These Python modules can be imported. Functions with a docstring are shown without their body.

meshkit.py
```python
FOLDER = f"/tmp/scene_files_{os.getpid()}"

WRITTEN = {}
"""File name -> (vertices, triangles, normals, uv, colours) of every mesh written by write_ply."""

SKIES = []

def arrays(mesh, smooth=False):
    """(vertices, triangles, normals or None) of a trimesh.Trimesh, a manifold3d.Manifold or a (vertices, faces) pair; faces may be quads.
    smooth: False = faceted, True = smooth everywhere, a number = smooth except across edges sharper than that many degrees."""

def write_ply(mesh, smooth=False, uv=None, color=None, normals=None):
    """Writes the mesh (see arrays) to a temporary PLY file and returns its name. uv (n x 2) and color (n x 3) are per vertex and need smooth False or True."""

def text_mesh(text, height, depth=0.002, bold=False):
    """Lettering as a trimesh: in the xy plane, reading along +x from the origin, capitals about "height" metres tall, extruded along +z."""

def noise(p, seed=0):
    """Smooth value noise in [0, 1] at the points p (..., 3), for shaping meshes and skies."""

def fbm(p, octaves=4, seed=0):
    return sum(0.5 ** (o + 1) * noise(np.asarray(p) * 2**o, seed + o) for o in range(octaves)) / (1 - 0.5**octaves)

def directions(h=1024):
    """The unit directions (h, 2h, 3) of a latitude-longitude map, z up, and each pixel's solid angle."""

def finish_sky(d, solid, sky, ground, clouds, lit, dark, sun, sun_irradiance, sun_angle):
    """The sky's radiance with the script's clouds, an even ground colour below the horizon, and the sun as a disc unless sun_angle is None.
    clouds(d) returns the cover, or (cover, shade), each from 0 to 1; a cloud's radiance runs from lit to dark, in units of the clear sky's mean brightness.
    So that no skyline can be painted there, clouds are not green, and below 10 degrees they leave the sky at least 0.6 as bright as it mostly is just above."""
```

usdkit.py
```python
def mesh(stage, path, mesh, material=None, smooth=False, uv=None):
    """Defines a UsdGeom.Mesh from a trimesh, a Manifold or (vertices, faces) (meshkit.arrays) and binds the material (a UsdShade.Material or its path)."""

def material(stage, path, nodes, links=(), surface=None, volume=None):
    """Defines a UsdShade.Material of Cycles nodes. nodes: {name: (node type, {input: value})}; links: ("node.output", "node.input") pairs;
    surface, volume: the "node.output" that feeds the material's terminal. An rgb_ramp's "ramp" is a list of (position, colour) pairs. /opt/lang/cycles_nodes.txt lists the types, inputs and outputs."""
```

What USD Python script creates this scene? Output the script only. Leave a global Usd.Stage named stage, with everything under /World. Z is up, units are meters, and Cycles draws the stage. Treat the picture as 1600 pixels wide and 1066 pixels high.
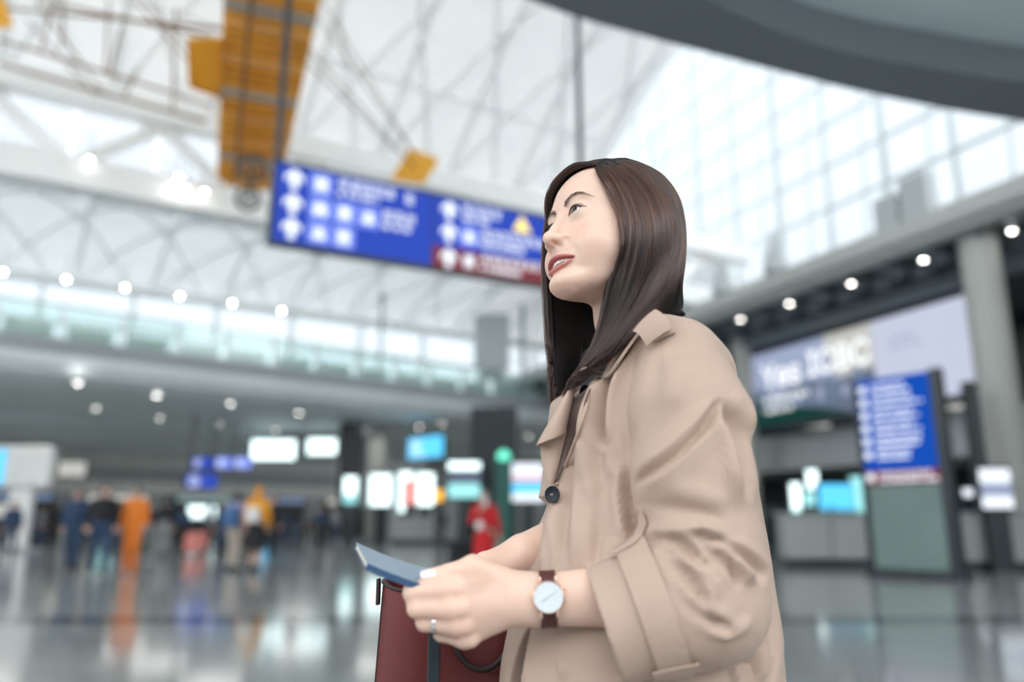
import math, random
import numpy as np, trimesh, usdkit, meshkit
import manifold3d as m3
from scipy.interpolate import PchipInterpolator, CubicSpline
from scipy.spatial import cKDTree
from shapely.geometry import Polygon
from pxr import Usd, UsdGeom, UsdLux, UsdShade, Gf, Sdf, Vt

stage = Usd.Stage.CreateInMemory()
UsdGeom.SetStageUpAxis(stage, UsdGeom.Tokens.z)
UsdGeom.SetStageMetersPerUnit(stage, 1.0)
UsdGeom.Xform.Define(stage, '/World')
UsdGeom.Scope.Define(stage, '/World/Looks')
random.seed(7); RNG = np.random.default_rng(7)

# ------------------------------------------------------------------ camera, light
FPX, CAM_H = 1240.0, 1.12
PITCH = math.atan(280 / FPX)
cam = UsdGeom.Camera.Define(stage, '/World/camera')
cam.CreateHorizontalApertureAttr(36.0); cam.CreateVerticalApertureAttr(36.0 * 1066 / 1600)
cam.CreateFocalLengthAttr(36.0 * FPX / 1600)
cam.CreateClippingRangeAttr(Gf.Vec2f(0.05, 500))
cam.AddTranslateOp().Set(Gf.Vec3d(0, 0, CAM_H)); cam.AddRotateXOp().Set(90 + math.degrees(PITCH))
cam.CreateFStopAttr(1.6); cam.CreateFocusDistanceAttr(1.06)
cam.CreateExposureAttr(0.92)
CAM = np.array([0, 0, CAM_H]); CR = np.array([1., 0, 0])
CF = np.array([0, math.cos(PITCH), math.sin(PITCH)]); CU = np.array([0, -math.sin(PITCH), math.cos(PITCH)])

sky = UsdLux.DomeLight.Define(stage, '/World/sky')
sky.CreateColorAttr(Gf.Vec3f(0.93, 0.97, 1.0)); sky.CreateIntensityAttr(0.70); sky.CreateExposureAttr(0.0)

def ray(px, py):
    return CF + CR * (px - 800) / FPX + CU * (533 - py) / FPX
def at_y(px, py, y):                       # the point seen at a pixel, at world y
    d = ray(px, py); return CAM + d * (y / d[1])
def at_z(px, py, z):                       # ... at world height z
    d = ray(px, py); return CAM + d * ((z - CAM_H) / d[2])
def at_d(px, py, depth):
    return CAM + ray(px, py) * depth
def proj(w):
    d = np.asarray(w) - CAM; z = d @ CF
    return np.stack([800 + FPX * (d @ CR) / z, 533 - FPX * (d @ CU) / z], -1), z

# ------------------------------------------------------------------ naming and mesh helpers
USED = {}
def free(parent, name):
    k = (parent, name); n = USED.get(k, 0); USED[k] = n + 1
    return f'{parent}/{name}' if n == 0 else f'{parent}/{name}_{n:03d}'
def keys(prim, label=None, cat=None, group=None, kind=None):
    for k, v in (('label', label), ('category', cat), ('group', group), ('kind', kind)):
        if v: prim.SetCustomDataByKey(k, v)
    return prim
def path_of(p): return '/World' if p is None else (p if isinstance(p, str) else str(p.GetPath()))
def obj(name, mesh, m, parent=None, smooth=False, tint=None, uv=None, **kw):
    pth = free(path_of(parent), name)
    me = usdkit.mesh(stage, pth, mesh, MAT[m], smooth=smooth, uv=uv)
    if tint is not None:
        UsdGeom.PrimvarsAPI(me).CreatePrimvar('tint', Sdf.ValueTypeNames.Color3fArray, 'vertex').Set(Vt.Vec3fArray.FromNumpy(np.asarray(tint, np.float32)))
    return keys(me.GetPrim(), **kw)
def thing(name, loc=(0, 0, 0), rotz=0.0, parent=None, **kw):
    x = UsdGeom.Xform.Define(stage, free(path_of(parent), name))
    if any(loc) or rotz:
        x.AddTranslateOp().Set(Gf.Vec3d(*map(float, loc))); x.AddRotateZOp().Set(float(math.degrees(rotz)))
    return keys(x.GetPrim(), **kw)
def copy_of(src, loc, rotz=0.0, scale=None, **kw):
    x = UsdGeom.Xform.Define(stage, free('/World', src.GetName().rstrip('0123456789').rstrip('_')))
    x.AddTranslateOp().Set(Gf.Vec3d(*map(float, loc))); x.AddRotateZOp().Set(float(math.degrees(rotz)))
    if scale: x.AddScaleOp().Set(Gf.Vec3f(*map(float, scale)))
    was = src.GetCustomData()
    x.GetPrim().GetReferences().AddInternalReference(src.GetPath()); x.GetPrim().SetInstanceable(True)
    for k in ('label', 'category', 'group', 'kind'):
        if kw.get(k) or was.get(k): x.GetPrim().SetCustomDataByKey(k, kw.get(k) or was.get(k))
    return x.GetPrim()

T = trimesh
def tm(v, f): return T.Trimesh(np.asarray(v, float), np.asarray(f, int), process=False)
def cat(ms): return T.util.concatenate(list(ms))
def box(c, s, rz=0.0):
    b = T.creation.box(s)
    if rz: b.apply_transform(T.transformations.rotation_matrix(rz, [0, 0, 1]))
    b.apply_translation(c); return b
def bevel_box(c, s, r=0.01, n=8, rz=0.0):
    h = np.array(s) / 2 - r
    pts = []
    for i in (-1, 1):
        for j in (-1, 1):
            for k in (-1, 1):
                sp = m3.Manifold.sphere(r, n).translate((i * h[0], j * h[1], k * h[2])); pts.append(sp)
    h_ = m3.Manifold.batch_hull(pts).to_mesh()
    b = tm(h_.vert_properties[:, :3], h_.tri_verts)
    if rz: b.apply_transform(T.transformations.rotation_matrix(rz, [0, 0, 1]))
    b.apply_translation(c); return b
def frame_of(t):
    t = t / np.linalg.norm(t, axis=-1, keepdims=True)
    up = np.where(np.abs(t[..., 2:]) < 0.9, [0, 0, 1.0], [1.0, 0, 0])
    a = np.cross(t, up); a /= np.linalg.norm(a, axis=-1, keepdims=True)
    return a, np.cross(t, a)
def tube(pts, r, sides=10, caps=True):
    p = np.asarray(pts, float); t = np.gradient(p, axis=0); n = len(p)
    t /= np.linalg.norm(t, axis=1, keepdims=True)
    a = np.zeros_like(p); a0 = frame_of(t[:1])[0][0]
    for i in range(n):
        a0 = a0 - t[i] * (a0 @ t[i]); a0 /= np.linalg.norm(a0); a[i] = a0
    b = np.cross(t, a); ang = np.arange(sides) * 2 * np.pi / sides
    r = np.broadcast_to(r, (n,))
    v = p[:, None] + r[:, None, None] * (np.cos(ang)[None, :, None] * a[:, None] + np.sin(ang)[None, :, None] * b[:, None])
    i, j = np.meshgrid(np.arange(n - 1), np.arange(sides), indexing='ij')
    q = np.stack([i * sides + j, i * sides + (j + 1) % sides, (i + 1) * sides + (j + 1) % sides, (i + 1) * sides + j], -1).reshape(-1, 4)
    f = np.vstack([q[:, [0, 1, 2]], q[:, [0, 2, 3]]]); v = v.reshape(-1, 3)
    if caps:
        k = len(v); v = np.vstack([v, p[0], p[-1]]); s = np.arange(sides); e = (n - 1) * sides
        f = np.vstack([f, np.stack([np.full(sides, k), (s + 1) % sides, s], 1), np.stack([np.full(sides, k + 1), e + s, e + (s + 1) % sides], 1)])
    return tm(v, f)
def cyl(p0, p1, r0, r1=None, sides=24):
    return tube([p0, p1], [r0, r0 if r1 is None else r1], sides)
def grid(P, flip=False, wrap_u=False):     # P: (nu, nv, 3) -> mesh
    nu, nv = P.shape[:2]
    iu = np.arange(nu if wrap_u else nu - 1); i, j = np.meshgrid(iu, np.arange(nv - 1), indexing='ij'); i2 = (i + 1) % nu
    q = np.stack([i * nv + j, i2 * nv + j, i2 * nv + j + 1, i * nv + j + 1], -1).reshape(-1, 4)
    if flip: q = q[:, ::-1]
    return tm(P.reshape(-1, 3), np.vstack([q[:, [0, 1, 2]], q[:, [0, 2, 3]]]))
def prism(poly, depth, origin, ux, uy):     # 2-D outline in (ux, uy) plane, thickness along ux x uy
    m = T.creation.extrude_polygon(Polygon(poly) if not hasattr(poly, 'exterior') else poly, depth, engine='earcut')
    ux, uy = np.array(ux, float), np.array(uy, float); w = np.cross(ux, uy)
    v = m.vertices; m2 = tm(np.array(origin) + v[:, :1] * ux + v[:, 1:2] * uy + v[:, 2:] * w, m.faces); return m2
def lathe(prof, n=32):
    prof = np.asarray(prof, float); a = np.arange(n) * 2 * np.pi / n
    P = np.stack([prof[None, :, 0] * np.cos(a)[:, None], prof[None, :, 0] * np.sin(a)[:, None], np.broadcast_to(prof[None, :, 1], (n, len(prof)))], -1)
    return grid(P, wrap_u=True)
def xf(m, M):
    m = m.copy(); m.apply_transform(M); return m
def mat4(Rm, t):
    M = np.eye(4); M[:3, :3] = Rm; M[:3, 3] = t; return M
def noise1(p, s=1.0, seed=0): return meshkit.fbm(np.asarray(p) * s, 3, seed) - 0.5

# ------------------------------------------------------------------ materials
MAT = {}
def mat(name, nodes, links, surface='p.BSDF'):
    MAT[name] = usdkit.material(stage, '/World/Looks/' + name, nodes, links, surface=surface)
def plain(name, col, rough=0.5, metal=0.0, var=0.06, scale=6.0, bump=0.0, bscale=200.0, **kw):
    c = np.array(col, float)
    nodes = {'tc': ('texture_coordinate', {}), 'n': ('noise_texture', {'scale': scale, 'detail': 4.0}),
             'r': ('rgb_ramp', {'ramp': [(0.25, tuple(c * (1 - var))), (0.75, tuple(np.minimum(c * (1 + var), 1)))]}),
             'p': ('principled_bsdf', {'roughness': rough, 'metallic': metal, **kw})}
    links = [('tc.object', 'n.vector'), ('n.fac', 'r.fac'), ('r.color', 'p.base_color')]
    if bump:
        nodes |= {'n2': ('noise_texture', {'scale': bscale, 'detail': 3.0}), 'b': ('bump', {'strength': bump, 'distance': 0.002})}
        links += [('tc.object', 'n2.vector'), ('n2.fac', 'b.height'), ('b.normal', 'p.normal')]
    mat(name, nodes, links)
def glow(name, col, strength):
    mat(name, {'e': ('emission', {'color': col, 'strength': strength * .62})}, [], 'e.emission')
def pane(name, tint=(0.9, 0.97, 0.96), ior=1.45):
    mat(name, {'t': ('transparent_bsdf', {'color': tint}), 'g': ('glossy_bsdf', {'color': (1, 1, 1), 'roughness': 0.02}), 'f': ('fresnel', {'IOR': ior}), 'm': ('mix_closure', {})},
        [('f.fac', 'm.fac'), ('t.BSDF', 'm.closure1'), ('g.BSDF', 'm.closure2')], 'm.closure')

def sheet(P, thick):
    """a cloth panel: a grid of points given thickness, closed at the edges"""
    P = np.asarray(P, float); nu, nv = P.shape[:2]
    du, dv = np.gradient(P, axis=0), np.gradient(P, axis=1)
    n = np.cross(du, dv); n /= np.linalg.norm(n, axis=-1, keepdims=True) + 1e-12
    A, B = grid(P + n * thick / 2), grid(P - n * thick / 2, flip=True)
    ring = [(i, 0) for i in range(nu)] + [(nu - 1, j) for j in range(1, nv)] + [(i, nv - 1) for i in range(nu - 2, -1, -1)] + [(0, j) for j in range(nv - 2, 0, -1)]
    k = np.array([i * nv + j for i, j in ring]); k2 = np.roll(k, -1); off = nu * nv
    f = np.vstack([np.stack([k, k + off, k2 + off], 1), np.stack([k, k2 + off, k2], 1)])
    return tm(np.vstack([A.vertices, B.vertices]), np.vstack([A.faces, B.faces + off, f]))
def resample(ctrl, n, axis=0):
    """cubic interpolation of control points (chord-free, uniform) along an axis"""
    c = np.asarray(ctrl, float); m = c.shape[axis]
    return CubicSpline(np.linspace(0, 1, m), c, axis=axis)(np.linspace(0, 1, n)) if m > 2 else np.moveaxis(np.linspace(np.take(c, 0, axis), np.take(c, 1, axis), n), 0, axis)
def patch(ctrl, nu, nv): return resample(resample(ctrl, nu, 0), nv, 1)
def D(*a):
    a = np.asarray(a, float).reshape(-1, 3)
    r = np.array([at_d(*q) for q in a]); return r[0] if len(r) == 1 else r

mat('skin', {'a': ('attribute', {'attribute': 'tint'}), 'tc': ('texture_coordinate', {}), 'n': ('noise_texture', {'scale': 900.0, 'detail': 2.0}), 'b': ('bump', {'strength': .12, 'distance': .0004}),
             'p': ('principled_bsdf', {'roughness': .46, 'subsurface_weight': .22, 'subsurface_scale': .004, 'subsurface_radius': (1, .35, .2), 'specular_ior_level': .4})},
    [('a.color', 'p.base_color'), ('tc.object', 'n.vector'), ('n.fac', 'b.height'), ('b.normal', 'p.normal')])
mat('eye', {'a': ('attribute', {'attribute': 'tint'}), 'p': ('principled_bsdf', {'roughness': .12, 'specular_ior_level': .35, 'coat_weight': .25, 'coat_roughness': .03})}, [('a.color', 'p.base_color')])
plain('tooth', (.80, .77, .72), .22, var=.03, coat_weight=.4)
plain('mouth_inside', (.12, .03, .03), .6)
plain('nail', (.86, .74, .70), .18, var=.02, coat_weight=.5)
mat('coat', {'tc': ('texture_coordinate', {}), 'm': ('mapping', {'scale': (1, 1, 1)}), 'n': ('noise_texture', {'scale': 14.0, 'detail': 4.0}), 'r': ('rgb_ramp', {'ramp': [(.3, (.44, .320, .252)), (.7, (.475, .345, .274))]}),
             'w': ('noise_texture', {'scale': 1500.0, 'detail': 2.0}), 'b': ('bump', {'strength': .20, 'distance': .0005}),
             'p': ('principled_bsdf', {'roughness': .62, 'sheen_weight': .12, 'sheen_roughness': .5, 'specular_ior_level': .35})},
    [('tc.object', 'n.vector'), ('n.fac', 'r.fac'), ('r.color', 'p.base_color'), ('tc.object', 'w.vector'), ('w.fac', 'b.height'), ('b.normal', 'p.normal')])
plain('black_cloth', (.012, .012, .014), .8)
plain('lining', (.13, .085, .075), .6)  # lining colour darkened to carry the shadow inside the open coat front
plain('button', (.006, .008, .013), .35, specular_ior_level=.25)
plain('thread', (.35, .35, .36), .7)
mat('hair', {'i': ('hair_info', {}), 'wn': ('white_noise_texture', {'dimensions': '1D'}), 'r': ('rgb_ramp', {'ramp': [(0, (.004, .002, .002)), (.5, (.0045, .002, .0018)), (.78, (.024, .0065, .003)), (1, (.10, .026, .010))]}),
             'h': ('principled_hair_bsdf', {'model': 'Chiang', 'parametrization': 'Direct coloring', 'roughness': .15, 'radial_roughness': .3, 'coat': 0.0, 'R': .09, 'TRT': .6, 'random_roughness': .2})},
    [('i.index', 'wn.w'), ('wn.value', 'r.fac'), ('r.color', 'h.color')], 'h.BSDF')
plain('hair_base', (.006, .004, .004), .7)
plain('lash', (.012, .009, .009), .6)
plain('brow', (.10, .058, .048), .6)
plain('watch_strap', (.085, .022, .018), .45, bump=.3, bscale=900.)
plain('rose_gold', (.86, .55, .42), .18, metal=1.0, var=.02)
plain('steel', (.45, .42, .42), .3, metal=1.0, var=.02)
plain('silver', (.82, .82, .82), .2, metal=1.0, var=.02)
plain('dial', (.60, .64, .67), .35, var=.01)
plain('passport', (.27, .35, .42), .5, var=.05, scale=30., bump=.2, bscale=1200.)
plain('passport_dark', (.035, .085, .17), .45, var=.05)
plain('paper', (.72, .66, .55), .7)
plain('case_black', (.014, .015, .018), .45)
plain('handle_black', (.012, .020, .028), .35)
plain('rubber', (.02, .02, .02), .8)
plain('red_leather', (.125, .016, .015), .5, var=.12, scale=9., bump=.10, bscale=900.)
plain('dark_leather', (.022, .008, .009), .5)
mat('hair_glow', {'i': ('hair_info', {}), 'wn': ('white_noise_texture', {'dimensions': '1D'}), 'r': ('rgb_ramp', {'ramp': [(0, (.015, .0045, .0025)), (1, (.13, .034, .013))]}),
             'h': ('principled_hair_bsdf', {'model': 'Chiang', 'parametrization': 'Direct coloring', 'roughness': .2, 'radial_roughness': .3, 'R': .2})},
    [('i.index', 'wn.w'), ('wn.value', 'r.fac'), ('r.color', 'h.color')], 'h.BSDF')  # reddish strand colour in place of light glowing through the top hair

# ------------------------------------------------------------------ the hall
mat('floor', {'tc': ('texture_coordinate', {}), 'mp': ('mapping', {'rotation': (0, 0, .55)}),
              'br': ('brick_texture', {'scale': 1.0, 'offset': 0.0, 'mortar_size': .004, 'brick_width': 1.2, 'row_height': 1.2, 'color1': (.30, .318, .315), 'color2': (.345, .362, .357), 'mortar': (.18, .185, .185)}),
              'sp': ('noise_texture', {'scale': 60.0, 'detail': 6.0}), 'rp': ('rgb_ramp', {'ramp': [(.35, (.78, .78, .78)), (.65, (1.15, 1.15, 1.15))]}),
              'mu': ('mix', {'mix_type': 'multiply', 'fac': 1.0}),
              'wv': ('separate_xyz', {}), 'w2': ('math', {'math_type': 'wrap', 'value2': 9.2, 'value3': 0.0}), 'w3': ('math', {'math_type': 'less_than', 'value2': .75}), 'mb': ('mix', {'color2': (.12, .13, .135)}),
              'n2': ('noise_texture', {'scale': 1.6}), 'b': ('bump', {'strength': .04, 'distance': .01}),
              'p': ('principled_bsdf', {'roughness': .10, 'specular_ior_level': .7})},
    [('tc.object', 'mp.vector'), ('mp.vector', 'br.vector'), ('tc.object', 'sp.vector'), ('sp.fac', 'rp.fac'), ('br.color', 'mu.color1'), ('rp.color', 'mu.color2'),
     ('tc.object', 'wv.vector'), ('wv.y', 'w2.value1'), ('w2.value', 'w3.value1'), ('w3.value', 'mb.fac'), ('mu.color', 'mb.color1'), ('tc.object', 'n2.vector'), ('n2.fac', 'b.height'), ('mb.color', 'p.base_color'), ('b.normal', 'p.normal')])
mat('roof', {'tc': ('texture_coordinate', {}), 'n': ('noise_texture', {'scale': .6}), 'r': ('rgb_ramp', {'ramp': [(.3, (.68, .69, .69)), (.7, (.73, .73, .725))]}), 'd': ('diffuse_bsdf', {}), 't': ('translucent_bsdf', {}), 'm': ('mix_closure', {'fac': .17})},
    [('tc.object', 'n.vector'), ('n.fac', 'r.fac'), ('r.color', 'd.color'), ('r.color', 't.color'), ('d.BSDF', 'm.closure1'), ('t.BSDF', 'm.closure2')], 'm.closure')
mat('fritted', {'d': ('translucent_bsdf', {'color': (.72, .74, .76)}), 't': ('transparent_bsdf', {'color': (.42, .43, .44)}), 'm': ('mix_closure', {'fac': .5})}, [('d.BSDF', 'm.closure1'), ('t.BSDF', 'm.closure2')], 'm.closure')
pane('glass'); pane('green_glass', (.84, .92, .90))
plain('lattice', (.84, .85, .85), .5, scale=.4)
plain('white_steel', (.82, .82, .80), .4, scale=.5)
plain('grey_steel', (.30, .34, .35), .4, scale=.5)
plain('fascia', (.72, .78, .80), .55, scale=.3)
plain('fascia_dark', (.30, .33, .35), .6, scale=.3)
plain('soffit', (.68, .76, .78), .6, scale=.3)
plain('beige_fascia', (.42, .44, .42), .55, scale=.3)
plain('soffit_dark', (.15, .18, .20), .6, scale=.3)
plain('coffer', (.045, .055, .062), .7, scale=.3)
plain('column', (.46, .47, .44), .5, scale=.4)
plain('dark_wall', (.018, .024, .030), .5, scale=.3)
plain('grey_wall', (.42, .45, .46), .6, scale=.3)
plain('counter', (.36, .38, .37), .4, scale=.5)
plain('dark_frame', (.012, .020, .026), .35)
plain('green_paint', (.006, .09, .07), .4)
mat('yellow_wing', {'tc': ('texture_coordinate', {}), 'n': ('noise_texture', {'scale': 1.2}), 'r': ('rgb_ramp', {'ramp': [(.3, (.92, .58, .12)), (.7, (.97, .66, .16))]}), 'd': ('diffuse_bsdf', {}), 't': ('translucent_bsdf', {}), 'm': ('mix_closure', {'fac': .62})}, [('tc.object', 'n.vector'), ('n.fac', 'r.fac'), ('r.color', 'd.color'), ('r.color', 't.color'), ('d.BSDF', 'm.closure1'), ('t.BSDF', 'm.closure2')], 'm.closure')
plain('wing_tape', (.55, .50, .42), .6)
plain('bamboo', (.20, .12, .07), .6, scale=3.)
plain('tyre', (.05, .055, .06), .6)
glow('lamp', (1, .97, .92), 32.0); glow('lamp_dim', (1, .97, .94), 22.0)
glow('sign_blue', (.04, .09, .56), .85); glow('sign_red', (.30, .06, .08), .72); glow('sign_white', (.85, .92, 1.0), 1.15); glow('sign_yellow', (1, .80, .25), 1.3); glow('icon_ground', (.20, .28, .80), 1.2)
glow('screen_white', (.76, .82, 1.0), .66); glow('screen_tile', (.30, .40, .62), .5); glow('screen_sky', (.50, .58, .82), .62); glow('screen_city', (.24, .30, .42), .5); glow('screen_green', (.01, .07, .055), .6); glow('screen_letter', (.95, .98, 1.0), 1.1); glow('screen_cream', (.80, .80, .76), .62); glow('directory_blue', (.010, .085, .50), .85)
glow('shop_white', (.80, 1.0, 1.0), 2.2); glow('shop_blue', (.10, .52, .85), 1.4); glow('shop_red', (.9, .35, .33), 1.1); glow('shop_cyan', (.35, .80, .82), 1.2); glow('shop_amber', (1, .50, .06), 1.6); glow('shop_green', (.15, .80, .55), 1.6)
def unit(v): v = np.array(v, float); return v / np.linalg.norm(v)
UPZ = np.array([0, 0, 1.])
obj('floor', grid(np.array([[[x, y, 0] for y in (-25, 110)] for x in (-75, 60)], float)), 'floor', kind='structure')
# facade line on the right, for clipping the roof
FS0, FS1 = at_z(1600, 270, 9.5), at_z(1075, 480, 9.5)              # the office block's top edge
d2 = unit((FS1 - FS0) * [1, 1, 0]); r2 = np.array([d2[1], -d2[0], 0])      # along it away from us; to its right
FA0 = FS0 * [1, 1, 0] + r2 * 12.0
# main vault: springs from the clerestory edge towards us
E0 = at_z(0, 115, 16.0); dv = unit((at_z(900, 335, 16.0) - E0) * [1, 1, 0]); nv = np.array([dv[1], -dv[0], 0])
def vault(s, w): return E0 + dv * s + nv * w + UPZ * (8.0 * (1 - ((w - 17) / 17.0) ** 2))
ss, ws = np.linspace(-34, 24.7, 60), np.linspace(0, 36, 37)
m = grid(np.array([[vault(s, w) for w in ws] for s in ss])); keep = (m.triangles_center - FA0) @ r2 < .2
m = tm(m.vertices, m.faces[keep]); m.remove_unreferenced_vertices()
obj('ceiling', m, 'roof', kind='structure', smooth=True)
ceil_ = stage.GetPrimAtPath('/World/ceiling')
cell = 3.4
def bar(a, b, r):
    n = max(3, int(np.hypot(b[0] - a[0], b[1] - a[1]) / 1.5)); P = np.array([vault(a[0] + (b[0] - a[0]) * t, a[1] + (b[1] - a[1]) * t) for t in np.linspace(0, 1, n)])
    P = P[((P - E0) @ dv < 24.8) & (P[:, 1] > -2)]
    if len(P) > 2: obj('lattice_bar', tube(P - [0, 0, .06], r * .8, 6), 'lattice', ceil_, smooth=True)
for k in range(-8, 18): bar((k * cell, 0), (k * cell, 34), .16)
for k in range(-18, 20):
    bar((k * cell, 0), (k * cell + 34 * .577, 34), .10); bar((k * cell + 34 * .577, 0), (k * cell, 34), .10)
for w in np.arange(2.9, 34, 5.9): bar((-30, w), (60, w), .08)
# clerestory: a white truss of triangles under the vault's edge, bright glass behind
def lattice(A, B, h0, h1, n, r, name, m_, parent, off=np.zeros(3)):
    for i in range(n):
        a, b = A + (B - A) * i / n, A + (B - A) * (i + 1) / n; mid = (a + b) / 2
        for p, q in ((a + UPZ * h0, mid + UPZ * h1), (mid + UPZ * h1, b + UPZ * h0)):
            obj(name, cyl(p + off, q + off, r, sides=8), m_, parent, smooth=30)
CA, CB_ = E0 * [1, 1, 0] - dv * 20, E0 * [1, 1, 0] + dv * 36
w1 = thing('window', kind='structure')
obj('window_frame', cat([prism([(0, 0), (56, 0), (56, .9), (0, .9)], .8, CA + UPZ * 15.3, dv, UPZ), prism([(0, 0), (56, 0), (56, 1.1), (0, 1.1)], .8, CA + UPZ * 12.2, dv, UPZ)]), 'white_steel', w1)
for k in range(20): obj('pane', prism([(k * 2.8, 0), (k * 2.8 + 2.77, 0), (k * 2.8 + 2.77, 3.2), (k * 2.8, 3.2)], .03, CA + UPZ * 12.6 - nv * .8, dv, UPZ), 'fritted', w1)
lattice(CA, CB_, 13.2, 15.4, 10, .28, 'truss_bar', 'white_steel', w1, nv * .1)
# lower roof beyond the clerestory
m = grid(np.array([[E0 * [1, 1, 0] + dv * s - nv * w + UPZ * (12.2 + 1.6 * math.sin(w / 13 * math.pi)) for w in np.linspace(.4, 13, 8)] for s in np.linspace(-34, 36, 60)]), flip=True)
obj('ceiling', m, 'roof', kind='structure', smooth=True)
c2 = stage.GetPrimAtPath('/World/ceiling_001')
def bar2(a, b, r):
    P = np.array([E0 * [1, 1, 0] + dv * (a[0] + (b[0] - a[0]) * t) - nv * (a[1] + (b[1] - a[1]) * t) + UPZ * (12.1 + 1.6 * math.sin((a[1] + (b[1] - a[1]) * t) / 13 * math.pi)) for t in np.linspace(0, 1, 14)])
    obj('lattice_bar', tube(P, r, 6), 'lattice', c2, smooth=True)
for k in range(-8, 11): bar2((k * cell, .6), (k * cell, 12.8), .11)
for k in range(-9, 8): bar2((k * cell, .6), (k * cell + 6, 12.8), .07); bar2((k * cell + 6, .6), (k * cell, 12.8), .07)
# glazed end wall behind the upper floor
GA, GB = E0 * [1, 1, 0] - nv * 13 - dv * 34, E0 * [1, 1, 0] - nv * 13 + dv * 40
w2 = thing('window', kind='structure'); GL = float(np.linalg.norm(GB - GA))
for x in np.arange(0, GL - 4, 4.0):
    for z in (0, 2, 4): obj('pane', prism([(x, z), (x + 4, z), (x + 4, z + 1.99), (x, z + 1.99)], .03, GA + UPZ * 6.3, dv, UPZ), 'fritted', w2)
for x in np.arange(0, GL, 4.0): obj('mullion', prism([(x, 0), (x + .22, 0), (x + .22, 6.0), (x, 6.0)], .25, GA + UPZ * 6.3 + nv * .1, dv, UPZ), 'white_steel', w2)
for z in (0, 2.0, 4.0, 5.8): obj('transom', prism([(0, z), (GL, z), (GL, z + .18), (0, z + .18)], .2, GA + UPZ * 6.3 + nv * .1, dv, UPZ), 'white_steel', w2)
# glazed facade on the right behind the office block
w3 = thing('window', kind='structure'); L3 = 46.0; FB = FA0 - d2 * 8.0
ZF = [12.35, 14.6, 16.9, 19.2, 21.5, 23.8, 26.1, 28.4, 30.7, 33, 34.3]
for k in range(13):
    for a, b in zip(ZF[:-1], ZF[1:]): obj('pane', prism([(k * 3.6, a), (k * 3.6 + 3.59, a), (k * 3.6 + 3.59, b - .01), (k * 3.6, b - .01)], .04, FB, d2, UPZ), 'fritted', w3)
    obj('pane', prism([(k * 3.6, 9.2), (k * 3.6 + 3.59, 9.2), (k * 3.6 + 3.59, 12.33), (k * 3.6, 12.33)], .04, FB, d2, UPZ), 'glass', w3)
for k in range(14): obj('mullion', cyl(FB + d2 * k * 3.6 - r2 * .35 + UPZ * 9.2, FB + d2 * k * 3.6 - r2 * .35 + UPZ * 34, .11 if k % 2 else .16, sides=8), 'grey_steel', w3, smooth=30)
for k in range(14): obj('strut', cyl(FB + d2 * (k * 3.6 + .9) - r2 * .9 + UPZ * 12.4, FB + d2 * (k * 3.6 + .1) - r2 * .9 + UPZ * 34, .05, sides=6), 'grey_steel', w3, smooth=30)
for z in (12.35, 14.6, 16.9, 19.2, 21.5, 23.8, 26.1, 28.4, 30.7, 33): obj('transom', cyl(FB + UPZ * z - r2 * .3, FB + d2 * L3 + UPZ * z - r2 * .3, .09, sides=8), 'grey_steel', w3, smooth=30)
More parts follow.
